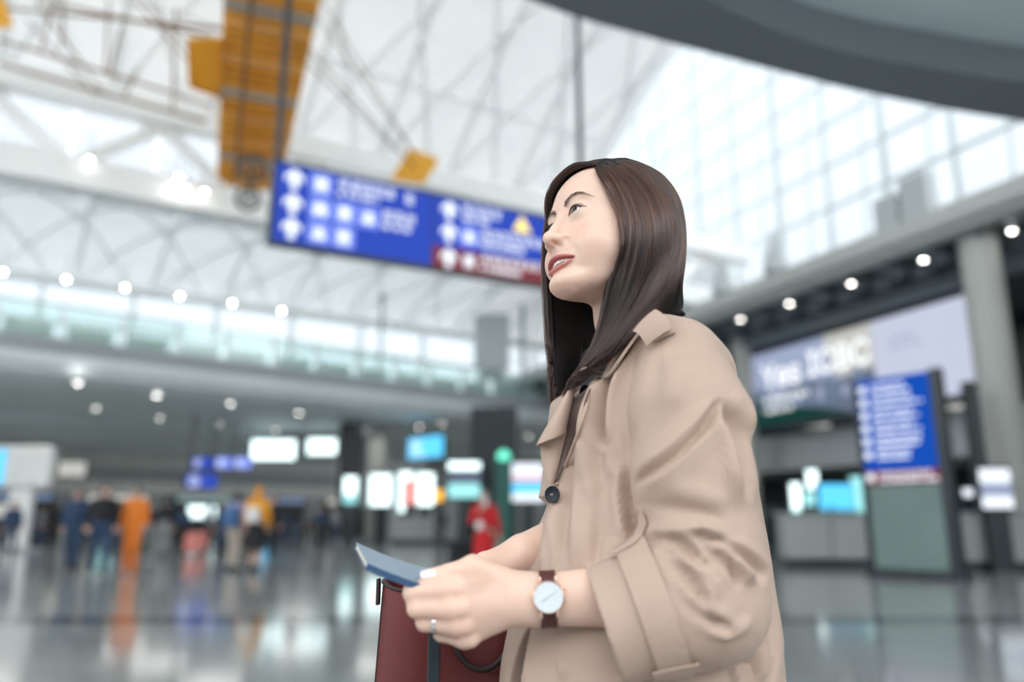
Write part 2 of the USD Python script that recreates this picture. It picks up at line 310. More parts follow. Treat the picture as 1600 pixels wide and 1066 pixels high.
# roof props where the vault meets the facade
for px_, y_ in ((1018, 42.),):
    p = at_y(px_, 300, y_); t = thing('roof_prop', label='tall grey steel pole between vault and glass facade', cat='pole')
    obj('pole', cyl((p[0], p[1], 6), (p[0], p[1], 23), .17, sides=12), 'grey_steel', t, smooth=30)
    a, b = at_y(935, 222, y_), at_y(1012, 118, y_)
    obj('brace', cyl(a, b, .16, sides=12), 'grey_steel', t, smooth=30)
# ---- the deck overhead, upper right: a curved edge beam with a pale soffit behind it
Lp = np.array([(-4.2, 4.9), (-1.8, 6.7), (.22, 8.1), (1.59, 8.78), (3.91, 9.73), (5.5, 10.32), (7.74, 10.97), (11, 11.6), (15, 12.2)]); Up = np.array([(-2.6, 3.4), (0, 5.7), (1.4, 7.2), (2.3, 8.1), (4.08, 9.06), (5.6, 9.5), (7.03, 9.84), (11, 10.4), (15, 10.8)])
Lc, Uc = resample(Lp, 60), resample(Up, 60)
def slab(A, B, z0, z1): return cat([prism([tuple(A[i]), tuple(A[i + 1]), tuple(B[i + 1]), tuple(B[i])], z1 - z0, (0, 0, z0), (1, 0, 0), (0, 1, 0)) for i in range(len(A) - 1)])
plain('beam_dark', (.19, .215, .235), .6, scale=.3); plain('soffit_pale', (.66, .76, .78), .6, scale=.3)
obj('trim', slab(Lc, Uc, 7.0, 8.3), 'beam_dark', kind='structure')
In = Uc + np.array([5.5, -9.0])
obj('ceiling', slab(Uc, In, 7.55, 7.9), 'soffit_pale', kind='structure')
# ---- the bridge across the hall: deck, fascia, glass parapet
B0, B1 = at_z(0, 517, 7.4), at_z(860, 628, 7.4); db = unit((B1 - B0) * [1, 1, 0]); nb = np.array([-db[1], db[0], 0])    # nb: away from us
BA = (B0 - db * 24) * [1, 1, 0]; BL = float(np.linalg.norm(B1 - B0)) + 24 + 30
prof = [(0, 7.42), (0, 6.95), (.12, 6.55), (.45, 6.2), (1.1, 6.0), (2.4, 5.95), (2.4, 7.42)]
def extr(prof, length, org): return prism(prof, length, org, nb, UPZ)
def along_b(prof, a, ln):
    m = T.creation.extrude_polygon(Polygon(prof), ln, engine='earcut'); v = m.vertices
    return tm(BA + nb * v[:, :1] + UPZ * v[:, 1:2] + db * (a + v[:, 2:]), m.faces[:, ::-1])
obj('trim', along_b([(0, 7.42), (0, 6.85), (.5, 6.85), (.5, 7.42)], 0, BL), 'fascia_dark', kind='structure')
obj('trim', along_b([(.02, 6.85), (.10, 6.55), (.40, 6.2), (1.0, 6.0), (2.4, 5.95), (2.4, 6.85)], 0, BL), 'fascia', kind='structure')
obj('ceiling', along_b([(2.4, 6.2), (2.4, 7.3), (34, 7.3), (34, 6.2)], 0, BL), 'soffit', kind='structure')
for w_ in (13.0, 20.0): obj('trim', along_b([(w_, 5.75), (w_, 6.2), (w_ + 1.6, 6.2), (w_ + 1.6, 5.75)], 0, BL), 'fascia', kind='structure')
par = thing('glass_parapet', label='long glass parapet with steel posts along the bridge edge', cat='railing')
np_ = 40; sp = BL / np_
for i in range(np_):
    obj('glass_panel', along_b([(.14, 7.45), (.14, 8.62), (.17, 8.62), (.17, 7.45)], i * sp + .08, sp - .16), 'green_glass', par)
    obj('post', along_b([(.12, 7.42), (.12, 8.62), (.22, 8.62), (.22, 7.42)], i * sp - .03, .06), 'grey_steel', par)
    obj('kerb', along_b([(.30, 7.42), (.30, 7.95), (.55, 7.95), (.55, 7.42)], i * sp + .25, sp - .5), 'white_steel', par)
obj('handrail', tube([BA + UPZ * 8.65 + nb * .16, BA + UPZ * 8.65 + nb * .16 + db * BL], .035, 8), 'grey_steel', par, smooth=30)
# downlights below the bridge deck
def downlight(c, r, m_, par_=None, **kw):
    t = thing('downlight', tuple(c), **kw)
    obj('lamp_rim', lathe([(r, 0), (r * 1.35, 0), (r * 1.35, .05), (r, .12), (r, 0)], 20), 'white_steel', t, smooth=30)
    obj('lamp_disc', lathe([(0, .02), (r, .02), (r, .04), (0, .04)], 20), m_, t)
    return t
ORDS = ['first', 'second', 'third', 'fourth', 'fifth', 'sixth', 'seventh', 'eighth']
def lights(pts, z, r, m_, group, label, first=None):
    for i, p in enumerate(pts):
        c = at_z(p[0], p[1], z); lb = label.replace('#', ORDS[i])
        if first is None: first = downlight(c, r, m_, label=lb, cat='lamp', group=group)
        else: copy_of(first, c, label=lb, group=group)
    return first
lights([(122, 600), (245, 620), (360, 632), (467, 646), (592, 688), (690, 663), (760, 672), (826, 683)], 5.86, .11, 'lamp_dim', 'front row of lamps under the bridge', 'recessed lamp in the front row under the bridge, # from the left')
lights([(150, 639), (250, 654), (343, 663), (431, 673), (521, 690), (655, 668), (745, 676)], 6.08, .11, 'lamp_dim', 'second row of lamps under the bridge', 'recessed lamp in the second row under the bridge, # from the left')
# lamps hung in a line above the parapet, and under the clerestory
def pendant(c, label, group, first=None):
    if first is not None: return copy_of(first, c, label=label, group=group)
    t = thing('pendant_lamp', tuple(c), label=label, cat='lamp', group=group)
    obj('bulb', T.creation.icosphere(3, .055), 'lamp', t, smooth=True)
    obj('lamp_hood', lathe([(.03, .14), (.07, .07), (.08, .02), (.07, .03), (.03, .13)], 20), 'grey_steel', t, smooth=30)
    obj('stem', cyl((0, 0, .12), (0, 0, 1.1), .02, sides=8), 'grey_steel', t)
    return t
pl = None
for i, p in enumerate([(5, 425), (104, 437), (195, 450), (281, 463), (363, 474), (440, 486)]):
    r_ = pendant(at_z(*p, 10.9), 'bright lamp in the line above the bridge parapet, %s from the left' % ORDS[i], 'lamps above the bridge parapet', pl); pl = pl or r_
def on_plane(px, py, o, n):
    r_ = ray(px, py); return CAM + r_ * (((o - CAM) @ n) / (r_ @ n))
for p, lb in (((140, 250), 'lone bright lamp under the clerestory, far left'), ((280, 276), 'top lamp of the cluster of three left of the yellow wing'), ((268, 291), 'lower left lamp of the cluster of three left of the yellow wing'), ((291, 296), 'lower right lamp of the cluster of three left of the yellow wing'), ((319, 300), 'bright lamp between the cluster of three and the yellow wing')): pendant(on_plane(*p, CA + nv * 1.1, nv), lb, 'lamps under the clerestory', pl)
beam = thing('lighting_beam', label='long pale beam carrying the lamps above the parapet', cat='beam')
Q0, Q1 = at_z(-120, 409, 12.0), at_z(900, 548, 12.0); obj('beam_bar', bevel_box((0, 0, 0), (1, 1, 1), .1) if 0 else tube([Q0, Q1], .22, 8), 'white_steel', beam, smooth=30)
# ---- far wall of the ground floor with shop fronts
WA = BA + nb * 34; obj('wall_far', prism([(0, 0), (BL, 0), (BL, 6.2), (0, 6.2)], .3, WA, db, UPZ), 'grey_wall', kind='structure')

pane('teal_glass', (.45, .75, .75)); glow('shop_back', (.45, .62, .62), .45)
obj('trim', along_b([(33.3, 5.0), (33.3, 6.2), (33.9, 6.2), (33.9, 5.0)], 0, BL), 'white_steel', kind='structure')
obj('trim', along_b([(33.4, 3.1), (33.4, 3.9), (33.9, 3.9), (33.9, 3.1)], 0, BL), 'white_steel', kind='structure')
w4 = thing('window', kind='structure')
for k in range(int(BL / 2.4)): obj('pane', along_b([(33.75, 3.95), (33.75, 4.95), (33.85, 4.95), (33.85, 3.95)], k * 2.4 + .1, 2.2), 'shop_back', w4)
SH_ = ['dark shop opening with a lit shelf, %s from the left' % o for o in ORDS]
for k in range(8):
    t = thing('shop_front', label=SH_[k], cat='shop', group='shop openings in the far wall'); x0 = 9 + k * 6.4
    obj('shop_recess', along_b([(33.5, 0), (33.5, 3.0), (33.95, 3.0), (33.95, 0)], x0, 4.6), 'dark_wall', t); obj('lit_shelf', along_b([(33.3, 1.3), (33.3, 2.2), (33.48, 2.2), (33.48, 1.3)], x0 + .5 + .3 * (k % 3), 1.6 + .5 * (k % 2)), ('shop_cyan', 'shop_white', 'shop_blue', 'screen_cream')[k % 4], t)
    obj('sign_band', along_b([(33.3, 2.5), (33.3, 2.95), (33.48, 2.95), (33.48, 2.5)], x0 + .2, 4.2), ('screen_tile', 'screen_cream', 'shop_back')[k % 3], t)
# added fill disks brightening the space under the deck and the office soffit
LG = UsdGeom.Scope.Define(stage, '/World/lights')
def fill_disk(i, c, r, inten):
    L = UsdLux.DiskLight.Define(stage, f'/World/lights/lamp_{i:03d}'); L.CreateRadiusAttr(r); L.CreateIntensityAttr(inten); L.CreateColorAttr(Gf.Vec3f(1, .97, .93)); L.AddTranslateOp().Set(Gf.Vec3d(*map(float, c)))  # added fill light, wider than any lamp fitting there
RB0 = FS0 * [1, 1, 0] - d2 * 30; i_ = 0
for w_ in (4.2, 11., 17.5, 26.):
    for k in range(9):
        fill_disk(i_, BA + nb * w_ + db * (5 + k * 7.2) + UPZ * 5.7, 1.3, 2.0); i_ += 1
for k in range(6):
    fill_disk(i_, RB0 + r2 * 7.5 + d2 * (24 + k * 5.5) + UPZ * 8.6, .5, 15.0); i_ += 1

# unseen walls behind us and far to the left, added to block low sky light
obj('blocker_wall_back', box((0, -16, 3.25), (110, .4, 6.5)), 'grey_wall', kind='structure')
obj('blocker_wall_left', box((-52, 20, 4.0), (.4, 72, 8.0)), 'grey_wall', kind='structure')

obj('wall_far', box((24, 66, 4.6), (62, .4, 9.2)), 'grey_wall', kind='structure')

# ------------------------------------------------------------------ hanging sign over the hall
S0b, S1b = at_y(425, 375, 15.0), at_y(845, 437, 18.0); ds = unit((S1b - S0b) * [1, 1, 0]); ns = np.array([ds[1], -ds[0], 0])   # ns: towards us
SW, SH = 7.6, 1.66; SO = S0b.copy(); SO[2] = 6.58
sign = thing('hanging_sign', label='large blue illuminated direction sign hung from the roof, two panels', cat='sign')
def on_sign(poly, lift, depth=.01): return prism(poly, depth, SO + ns * lift, ds, UPZ) if 0 else flat(poly, SO, ds, UPZ, ns, lift, depth)
def flat(poly, org, ux, uy, nz, lift, depth):
    m = T.creation.extrude_polygon(poly if hasattr(poly, 'exterior') else Polygon(poly), depth, engine='earcut'); v = m.vertices
    f = m.faces if np.dot(np.cross(ux, uy), nz) > 0 else m.faces[:, ::-1]
    return tm(org + v[:, :1] * ux + v[:, 1:2] * uy + nz * (lift + v[:, 2:]), f)
def rect(x0, y0, x1, y1): return [(x0, y0), (x1, y0), (x1, y1), (x0, y1)]
ARROW = np.array([(-.07, -.22), (.07, -.22), (.07, .02), (.19, -.07), (.19, .06), (0, .22), (-.19, .06), (-.19, -.07), (-.07, .02)]) * 1.02
obj('sign_box', flat(rect(-.08, -.08, SW, SH + .08), SO, ds, UPZ, ns, -.22, .22), 'dark_frame', sign)
PW = 3.42
obj('panel', flat(rect(0, 0, PW, SH), SO, ds, UPZ, ns, .0, .02), 'sign_blue', sign, label='left blue panel')
obj('panel', flat(rect(PW + .05, .48, SW - .08, SH), SO, ds, UPZ, ns, .0, .02), 'sign_blue', sign, label='right blue panel')
obj('panel', flat(rect(PW + .05, 0, SW - .08, .47), SO, ds, UPZ, ns, .0, .02), 'sign_red', sign, label='red strip at the foot of the right panel')
def glyphs(x0, y0, n, h, seed, w=None):
    """rows of small strokes standing for the lettering too blurred to read"""
    rg = np.random.default_rng(seed); out = []; w = w or h * .95
    for i in range(n):
        x = x0 + i * w * 1.12
        for k in range(3): yy = y0 + h * (.08 + .36 * k) + rg.uniform(-.03, .03) * h; out.append(rect(x + rg.uniform(0, .25) * w, yy, x + w * rg.uniform(.75, 1), yy + h * .13))
        for k in range(2): xx = x + w * (.22 + .45 * k) + rg.uniform(-.08, .08) * w; out.append(rect(xx, y0 + rg.uniform(0, .3) * h, xx + h * .13, y0 + h * rg.uniform(.7, 1)))
    return out
def strip(x0, y0, n, h, seed):
    rg = np.random.default_rng(seed); out = []; x = x0
    for i in range(n):
        w = h * rg.uniform(.35, .7); out.append(rect(x, y0, x + w * .75, y0 + h)); x += w * (1.1 if rg.uniform() > .2 else 2.0)
    return out
def multi(polys, org, ux, uy, nz, lift): return cat([flat(p, org, ux, uy, nz, lift, .006) for p in polys])
rows = [(1.37, 0), (.83, 0), (.30, 0), (1.37, 1), (.83, 1), (.24, 1)]
for (yc, pn) in rows:
    ax_ = .36 if pn == 0 else PW + .42
    obj('arrow', flat([(ax_ + a, yc + b) for a, b in ARROW], SO, ds, UPZ, ns, .02, .01), 'sign_white', sign)
def icon(x, y, k, m_='icon_ground', s=.40):
    it = flat(Polygon(rect(x, y - s / 2, x + s, y + s / 2)).buffer(.03), SO, ds, UPZ, ns, .021, .006)
    obj('pictogram', it, m_, sign)
    shapes = [[rect(x + .06, y - .12, x + .34, y + .04), rect(x + .10, y + .05, x + .30, y + .12), rect(x + .08, y - .16, x + .14, y - .12), rect(x + .26, y - .16, x + .32, y - .12)],
              [rect(x + .08, y - .10, x + .32, y + .13), rect(x + .06, y - .16, x + .34, y - .13)], [rect(x + .07, y - .13, x + .33, y - .01), rect(x + .12, y, x + .28, y + .11)]][k % 3]
    obj('pictogram_mark', multi(shapes, SO, ds, UPZ, ns, .028), 'sign_white', sign)
for x, y, k in ((.72, 1.37, 1), (.72, .83, 0), (1.24, .83, 1), (1.76, .83, 2), (.72, .30, 2), (1.24, .30, 1)): icon(x, y, k)
obj('lettering', multi(glyphs(1.28, 1.36, 5, .24, 1) + strip(1.28, 1.20, 11, .11, 2) + glyphs(2.75, 1.30, 1, .26, 8), SO, ds, UPZ, ns, .021), 'sign_white', sign, kind='stuff')
obj('lettering', multi(glyphs(2.28, .84, 3, .24, 3) + strip(2.28, .66, 6, .12, 4), SO, ds, UPZ, ns, .021), 'sign_white', sign, kind='stuff')
obj('lettering', multi(glyphs(PW + .75, 1.36, 4, .24, 5) + strip(PW + .75, 1.20, 10, .11, 6), SO, ds, UPZ, ns, .021), 'sign_white', sign, kind='stuff')
icon(PW + .72, .83, 2); icon(PW + .72, .24, 1, 'sign_red')
obj('lettering', multi(glyphs(PW + 1.22, .84, 7, .24, 7) + strip(PW + 1.22, .66, 15, .12, 9), SO, ds, UPZ, ns, .021), 'sign_white', sign, kind='stuff')
obj('lettering', multi(glyphs(PW + 1.22, .26, 7, .22, 10) + strip(PW + 1.22, .08, 15, .11, 11), SO, ds, UPZ, ns, .021), 'sign_white', sign, kind='stuff')
obj('warning_triangle', flat([(PW + 2.05, 1.18), (PW + 2.55, 1.18), (PW + 2.30, 1.60)], SO, ds, UPZ, ns, .021, .008), 'sign_yellow', sign, label='yellow warning triangle')
for x in (0.02, SW - .1): obj('hanger', cyl(SO + ds * x - ns * .1 + UPZ * -.1, SO + ds * x - ns * .1 + UPZ * 12, .075, sides=10), 'dark_frame', sign, smooth=30)
# ------------------------------------------------------------------ old biplane hung from the roof
plane = thing('hanging_biplane', label='old yellow fabric winged biplane hung from the roof, seen from below', cat='aircraft')
WK = 1.45                                        # how far off it hangs
def pw(v): return CAM + (np.array(v, float) - CAM) * WK
W0, W1 = pw([-3.02, 9.0, 9.2]), pw([-6.45, 18.1, 9.0]); dw = unit(W1 - W0); W0 = W0 - dw * 5; LW = float(np.linalg.norm(W1 - W0)); cw = unit(np.cross(UPZ, dw)); cw = -cw if cw[0] > 0 else cw     # cw: to the left
def wing(name, z, lw, ch, thick=.09):
    xs = np.linspace(0, 1, 12); U_, Lo = [], []
    t_ = np.linspace(-1, 1, 40)
    P = []
    for i, s in enumerate(np.linspace(7.6, lw, 40)):
        tip = min(1, math.sqrt(max(0, 1 - max(0, (s - lw + .8) / .8) ** 2))) * .999 + .001
        row = []
        for a in np.linspace(0, 2 * np.pi, 24, endpoint=False):
            c = .5 * math.cos(a); y = thick * .5 * math.sin(a) * (1 + .4 * math.cos(a)); row.append(W0 + dw * s + cw * (c * ch * tip) + UPZ * (z + y + .06 * (1 - 4 * c * c) * tip))
        P.append(row)
    P = np.array(P).transpose(1, 0, 2); return obj(name, grid(P, wrap_u=True), 'yellow_wing', plane, smooth=40)
wing('lower_wing', 0, LW, 2.1); wing('upper_wing', 2.2, LW, 2.3)
for k in range(30):
    s = 7.8 + k * (LW - 8.0) / 29
    obj('rib', tube([W0 + dw * s + cw * c - UPZ * (.06 - .02 * abs(c)) + UPZ * .02 for c in np.linspace(-1.02, 1.02, 9)], .022, 6), 'bamboo' if k % 4 else 'wing_tape', plane, smooth=True)
for s in (8.4, 12.4, 16.4):
    obj('fabric_tape', flat(rect(-1.04, 0, 1.04, .42), W0 + dw * s, -cw, dw, -UPZ, .03, .012), 'wing_tape', plane)
obj('wing_spar', cyl(W0 + dw * 7.7 + cw * .45 - UPZ * .05, W0 + dw * (LW - .4) + cw * .45 - UPZ * .05, .045, sides=8), 'bamboo', plane, smooth=30)
for s0, s1, ch in ((10.2, 13.0, .80),):
    m = prism(Polygon([(s0, .98), (s0 + .3, .98 + ch), (s1 - .3, .98 + ch), (s1, .98)]).buffer(.08), .06, W0 - UPZ * .02, dw, cw)
    obj('aileron', m, 'yellow_wing', plane)
for k in range(7):
    s = 8.2 + k * (LW - 8.8) / 6
    for c in (-.8, .8): obj('wing_strut', cyl(W0 + dw * s + cw * c, W0 + dw * s + cw * c + UPZ * 2.2, .028, sides=8), 'bamboo', plane, smooth=30)
def wheel(c, r):
    ax = unit(CAM * [1, 1, 0] - c * [1, 1, 0] + [0, 0, -2.]); a, b = frame_of(ax[None]); Rm = np.stack([a[0], b[0], ax], 1)
    t = np.linspace(0, 2 * np.pi, 49); obj('wheel', cat([tube(c + (Rm @ np.stack([r * np.cos(t), r * np.sin(t), 0 * t])).T, .065, 10)] + [cyl(c, c + Rm @ [r * math.cos(q), r * math.sin(q), 0], .012, sides=6) for q in np.arange(12) * math.pi / 6] + [T.creation.icosphere(2, .10).apply_translation(c)]), 'tyre', plane, smooth=30)
wheel(at_y(395, 263, 21.5), .38); wheel(at_y(388, 311, 22.6), .33)
obj('axle', cyl(at_y(395, 263, 21.5), at_y(388, 311, 22.6), .04, sides=8), 'tyre', plane)
# tail booms and tailplane
TA, TB = at_y(600, 262, 24.), at_y(690, 250, 25.)
q = [at_y(612, 280, 24.), at_y(640, 232, 25.5), at_y(686, 250, 25.5), at_y(662, 286, 24.)]
obj('tailplane', sheet(patch([[q[0], q[1]], [q[3], q[2]]], 6, 6), .08), 'yellow_wing', plane)
for zz, a in ((.1, .3), (2.2, .3), (.1, -.3), (2.2, -.3)): obj('tail_boom', cyl(W0 + dw * 9 + cw * a + UPZ * zz, (q[0] + q[2]) / 2 + UPZ * (.4 * (zz > 1)), .025, sides=6), 'bamboo', plane)
# bamboo outriggers on the left
for (a, b) in (((0, 12), (345, 45)), ((0, 62), (330, 165)), ((0, 100), (320, 190)), ((60, 0), (340, 60))):
    obj('outrigger', cyl(at_y(*a, 21.), at_y(*b, 19.), .05, sides=6), 'bamboo', plane)
for (a, b) in (((85, 0), (62, 85)), ((100, 0), (95, 75)), ((170, 0), (165, 120)), ((188, 45), (170, 120)), ((275, 10), (270, 175)), ((215, 110), (195, 150)), ((40, 30), (150, 150)), ((55, 0), (165, 150)), ((210, 0), (350, 160)), ((225, 0), (360, 150))):
    obj('outrigger', cyl(at_y(*a, 20.), at_y(*b, 20.), .03, sides=6), 'bamboo', plane)
q = [at_y(-60, -40, 19.), at_y(2, -10, 19.), at_y(20, 42, 19.5), at_y(-40, 48, 19.5)]
obj('forward_elevator', sheet(patch([[q[0], q[1]], [q[3], q[2]]], 6, 6), .08), 'yellow_wing', plane)
# ------------------------------------------------------------------ office block on the right
RB0 = FS0 * [1, 1, 0] - d2 * 30; RL = 76.0
def along_r(prof, a, ln):
    m = T.creation.extrude_polygon(Polygon(prof), ln, engine='earcut'); v = m.vertices
    return tm(RB0 + r2 * v[:, :1] + UPZ * v[:, 1:2] + d2 * (a + v[:, 2:]), m.faces)
obj('trim', along_r([(0, 9.5), (0, 9.0), (.25, 8.85), (.25, 9.5)], 0, RL), 'beige_fascia', kind='structure')
obj('trim', along_r([(.25, 9.25), (.25, 8.78), (.8, 8.78), (.8, 9.25)], 0, RL), 'beige_fascia', kind='structure')
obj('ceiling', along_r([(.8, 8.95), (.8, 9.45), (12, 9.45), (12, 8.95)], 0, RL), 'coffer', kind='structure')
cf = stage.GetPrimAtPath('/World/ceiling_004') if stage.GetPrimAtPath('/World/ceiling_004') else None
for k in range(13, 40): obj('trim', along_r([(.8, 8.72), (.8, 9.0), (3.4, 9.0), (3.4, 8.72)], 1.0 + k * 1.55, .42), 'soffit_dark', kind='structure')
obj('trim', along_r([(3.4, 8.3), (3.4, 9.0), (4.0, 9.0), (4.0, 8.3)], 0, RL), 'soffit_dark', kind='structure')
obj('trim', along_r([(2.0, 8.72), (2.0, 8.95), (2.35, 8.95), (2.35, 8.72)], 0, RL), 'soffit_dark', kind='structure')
obj('wall_right', along_r([(11, 0), (11, 9), (11.4, 9), (11.4, 0)], 0, RL), 'dark_wall', kind='structure')
obj('wall_right', along_r([(5.6, 3.2), (5.6, 4.7), (11, 4.7), (11, 3.2)], 0, RL), 'grey_wall', kind='structure')
fl = lights([(1157, 500), (1234, 475), (1330, 444), (1443, 407), (1581, 362)], 8.68, .08, 'lamp', 'lamps in the soffit of the office block', 'bright soffit lamp of the office block, # from the left')
for c in [at_z(1553, 620, 0)] if 0 else []: pass
for (px_, y_, r_, lab) in ((1558, 21.0, .50, 'thick pale round column right of the big screen'), (1162, 33.5, .40, 'pale round column left of the big screen')):
    p = at_y(px_, 600, y_); t = thing('column', (p[0], p[1], 0), label=lab, cat='column')
    obj('shaft', lathe([(0, 0), (r_, 0), (r_, 8.9), (0, 8.9)], 40), 'column', t, smooth=40)
    obj('plinth', lathe([(0, 0), (r_ * 1.12, 0), (r_ * 1.12, .22), (r_, .26), (0, .26)], 40), 'grey_steel', t, smooth=40)
# ------------------------------------------------------------------ the big screen
q = [at_y(1535, 612, 24.), at_y(1185, 655, 34.)]; sa, sb = np.array([14.45, 24.0, 4.98]), np.array([10.50, 34.0, 5.15]); sd_ = unit((sa - sb) * [1, 1, 0]); sn_ = np.array([-sd_[1], sd_[0], 0]); sn_ = sn_ if sn_ @ -sa < 0 else -sn_
sn_ = np.array([sd_[1], -sd_[0], 0]); sn_ = sn_ if sn_ @ (CAM - sa) > 0 else -sn_
VW, VH = float(np.linalg.norm((sa - sb)[:2])), 3.08; VO = np.array([sb[0], sb[1], 5.0])
scr = thing('video_screen', label='huge bright advertising screen with white lettering on the office block', cat='screen')
def V(poly, lift, m_, name='picture', depth=.01, **kw): return obj(name, flat(poly, VO, sd_, UPZ, sn_, lift, depth), m_, scr, **kw)
V(rect(-.25, -.25, VW + .25, VH + .25), -.30, 'dark_frame', 'screen_frame', .30)
V(rect(0, 0, VW, VH), .0, 'screen_sky', 'picture', .02, label='sky of the left picture')
V([(0, 0), (VW * .62, 0), (VW * .62, VH * .50), (VW * .45, VH * .42), (VW * .3, VH * .5), (VW * .12, VH * .40), (0, VH * .52)], .02, 'screen_city', label='skyline')
V([(0, 0), (VW * .5, 0), (VW * .38, VH * .10), (VW * .2, VH * .20), (0, VH * .36)], .03, 'screen_green', label='dark green hill')
V([(VW * .44, VH * .45), (VW * .62, VH * .45), (VW * .62, VH), (VW * .40, VH)], .02, 'screen_cream')
V(rect(VW * .62, 0, VW, VH), .02, 'screen_white', label='pale right half of the screen')
rg = np.random.default_rng(4)
for k in range(9): x = VW * (.05 + .06 * k); V(rect(x, VH * .20, x + VW * .028, VH * rg.uniform(.30, .55)), .035, 'screen_sky' if k % 2 else 'screen_tile', 'tower')
def screen_text(txt, h, x, y, m_, bold=True):
    for t in meshkit.text_mesh(txt, h, .01, bold).split(only_watertight=False):
        v = t.vertices; f = t.faces if np.dot(np.cross(sd_, UPZ), sn_) > 0 else t.faces[:, ::-1]
        obj('letter', tm(VO + sd_ * (x + v[:, :1]) + UPZ * (y + v[:, 1:2]) + sn_ * (.05 + v[:, 2:]), f), m_, scr)
screen_text('Yes', .95, VW * .055, VH * .50, 'screen_letter'); screen_text('ICBC', .92, VW * .31, VH * .54, 'screen_letter')
obj('lettering', multi(strip(VW * .06, VH * .30, 16, .22, 21) + strip(VW * .06, VH * .16, 14, .18, 22), VO, sd_, UPZ, sn_, .05), 'screen_letter', scr, kind='stuff')
obj('lettering', multi(strip(VW * .69, VH * .72, 14, .13, 23) + strip(VW * .69, VH * .62, 14, .13, 24), VO, sd_, UPZ, sn_, .03), 'screen_sky', scr, kind='stuff')
# ------------------------------------------------------------------ free standing directory
k0, k1 = at_z(1365, 900, 0), at_z(1503, 908, 0); dk = unit((k1 - k0) * [1, 1, 0]); nk = np.array([dk[1], -dk[0], 0]); nk = nk if nk @ -k0 > 0 else -nk; KW = float(np.linalg.norm((k1 - k0)[:2]))
mat('frosted_green', {'d': ('principled_bsdf', {'base_color': (.30, .40, .375), 'roughness': .2}), 't': ('transparent_bsdf', {'color': (.8, .9, .87)}), 'm': ('mix_closure', {'fac': .4})}, [('d.BSDF', 'm.closure1'), ('t.BSDF', 'm.closure2')], 'm.closure')
dr = thing('directory_stand', label='tall free standing blue directory between dark posts, glass below', cat='sign')
def K(poly, lift, m_, name, depth=.03, **kw): return obj(name, flat(poly, k0, dk, UPZ, nk, lift, depth), m_, dr, **kw)
KT, KB, KR = 4.05, 2.12, 1.86
K(rect(-.04, 0, .07, KT), -.06, 'dark_frame', 'post', .12); K(rect(KW - .14, 0, KW + .08, KT + .04), -.09, 'dark_frame', 'post', .18)
K(rect(.05, KR, KW - .12, KT), -.05, 'dark_frame', 'back_panel', .06)
K(rect(.05, KB, KW - .14, KT), .012, 'directory_blue', 'panel', label='blue panel with white rows'); K(rect(.05, KR, KW - .14, KB - .01), .012, 'sign_red', 'panel', label='red strip at the foot')
K(rect(.06, .16, KW - .13, KR - .03), -.01, 'frosted_green', 'glass_panel', .02)
K(rect(-.10, 0, KW + .14, .12), -.12, 'dark_frame', 'base', .24); K(rect(KW * .47, .12, KW * .47 + .04, KR), -.03, 'grey_steel', 'mullion', .03)
for i in range(7):
    y = KT - .22 - i * .275 if i < 6 else KR + .13
    K(Polygon([(.14, y)]  * 0 + [(.17 + .085 * math.cos(a), y + .085 * math.sin(a)) for a in np.linspace(0, 6.28, 16)[:-1]]), .045, 'sign_white', 'pictogram', .006)
    rg = np.random.default_rng(60 + i); n = int(rg.integers(6, 10))
    obj('lettering', multi(glyphs(.36, y - .01, n, .115, 70 + i) + strip(.36, y - .11, n * 3, .065, 80 + i), k0, dk, UPZ, nk, .045), 'sign_white', dr, kind='stuff')

# ------------------------------------------------------------------ counters, shop fronts and signs at ground level
def block(name, c, s, m_, parent=None, rz=0.0, r=.02, **kw): return obj(name, bevel_box(c, s, r, 6, rz), m_, parent, smooth=40, **kw)
rz2 = math.atan2(d2[1], d2[0])
def desk(x, y, w, d, h, rz, label, group=None, shades=('counter', 'dark_frame')):
    t = thing('check_in_desk', (x, y, 0), rz, label=label, cat='counter', group=group)
    n = max(2, int(w / 1.1)); pw = w / n
    obj('plinth', box((0, 0, .10), (w - .06, d - .08, .20)), shades[1], t)
    for i in range(n): obj('front_panel', bevel_box((-w / 2 + pw * (i + .5), 0, .72), (pw - .03, d, 1.02), .012, 6), shades[0], t, smooth=40)
    obj('desk_top', bevel_box((0, 0, 1.27), (w + .08, d + .1, .07), .02, 6), 'grey_steel', t, smooth=40)
    return t
p = at_z(1310, 888, 0); desk(p[0] + .0, p[1] + .6, 2.2, .9, 1.3, -.10, 'pale panelled desk left of the blue directory stand')
p = at_z(1555, 893, 0); desk(p[0] + .6, p[1] + .4, 3.4, .9, 1.3, -.12, 'grey panelled desk right of the blue directory stand')
p = at_z(668, 850, 0); desk(p[0] - .1, p[1], 3.3, 1.0, 1.3, .0, 'pale panelled desk between the lit shop fronts and the red uniform')
p = at_z(1225, 872, 0); t = thing('glass_screen_row', (p[0], p[1], 0), label='dark green glass screens behind the pale desk', cat='screen')
for i in range(5): obj('glass_panel', box((-1.6 + i * .9, 0, .75), (.86, .04, 1.5)), 'green_glass', t); obj('post', box((-2.05 + i * .9, 0, .78), (.05, .07, 1.56)), 'dark_frame', t)
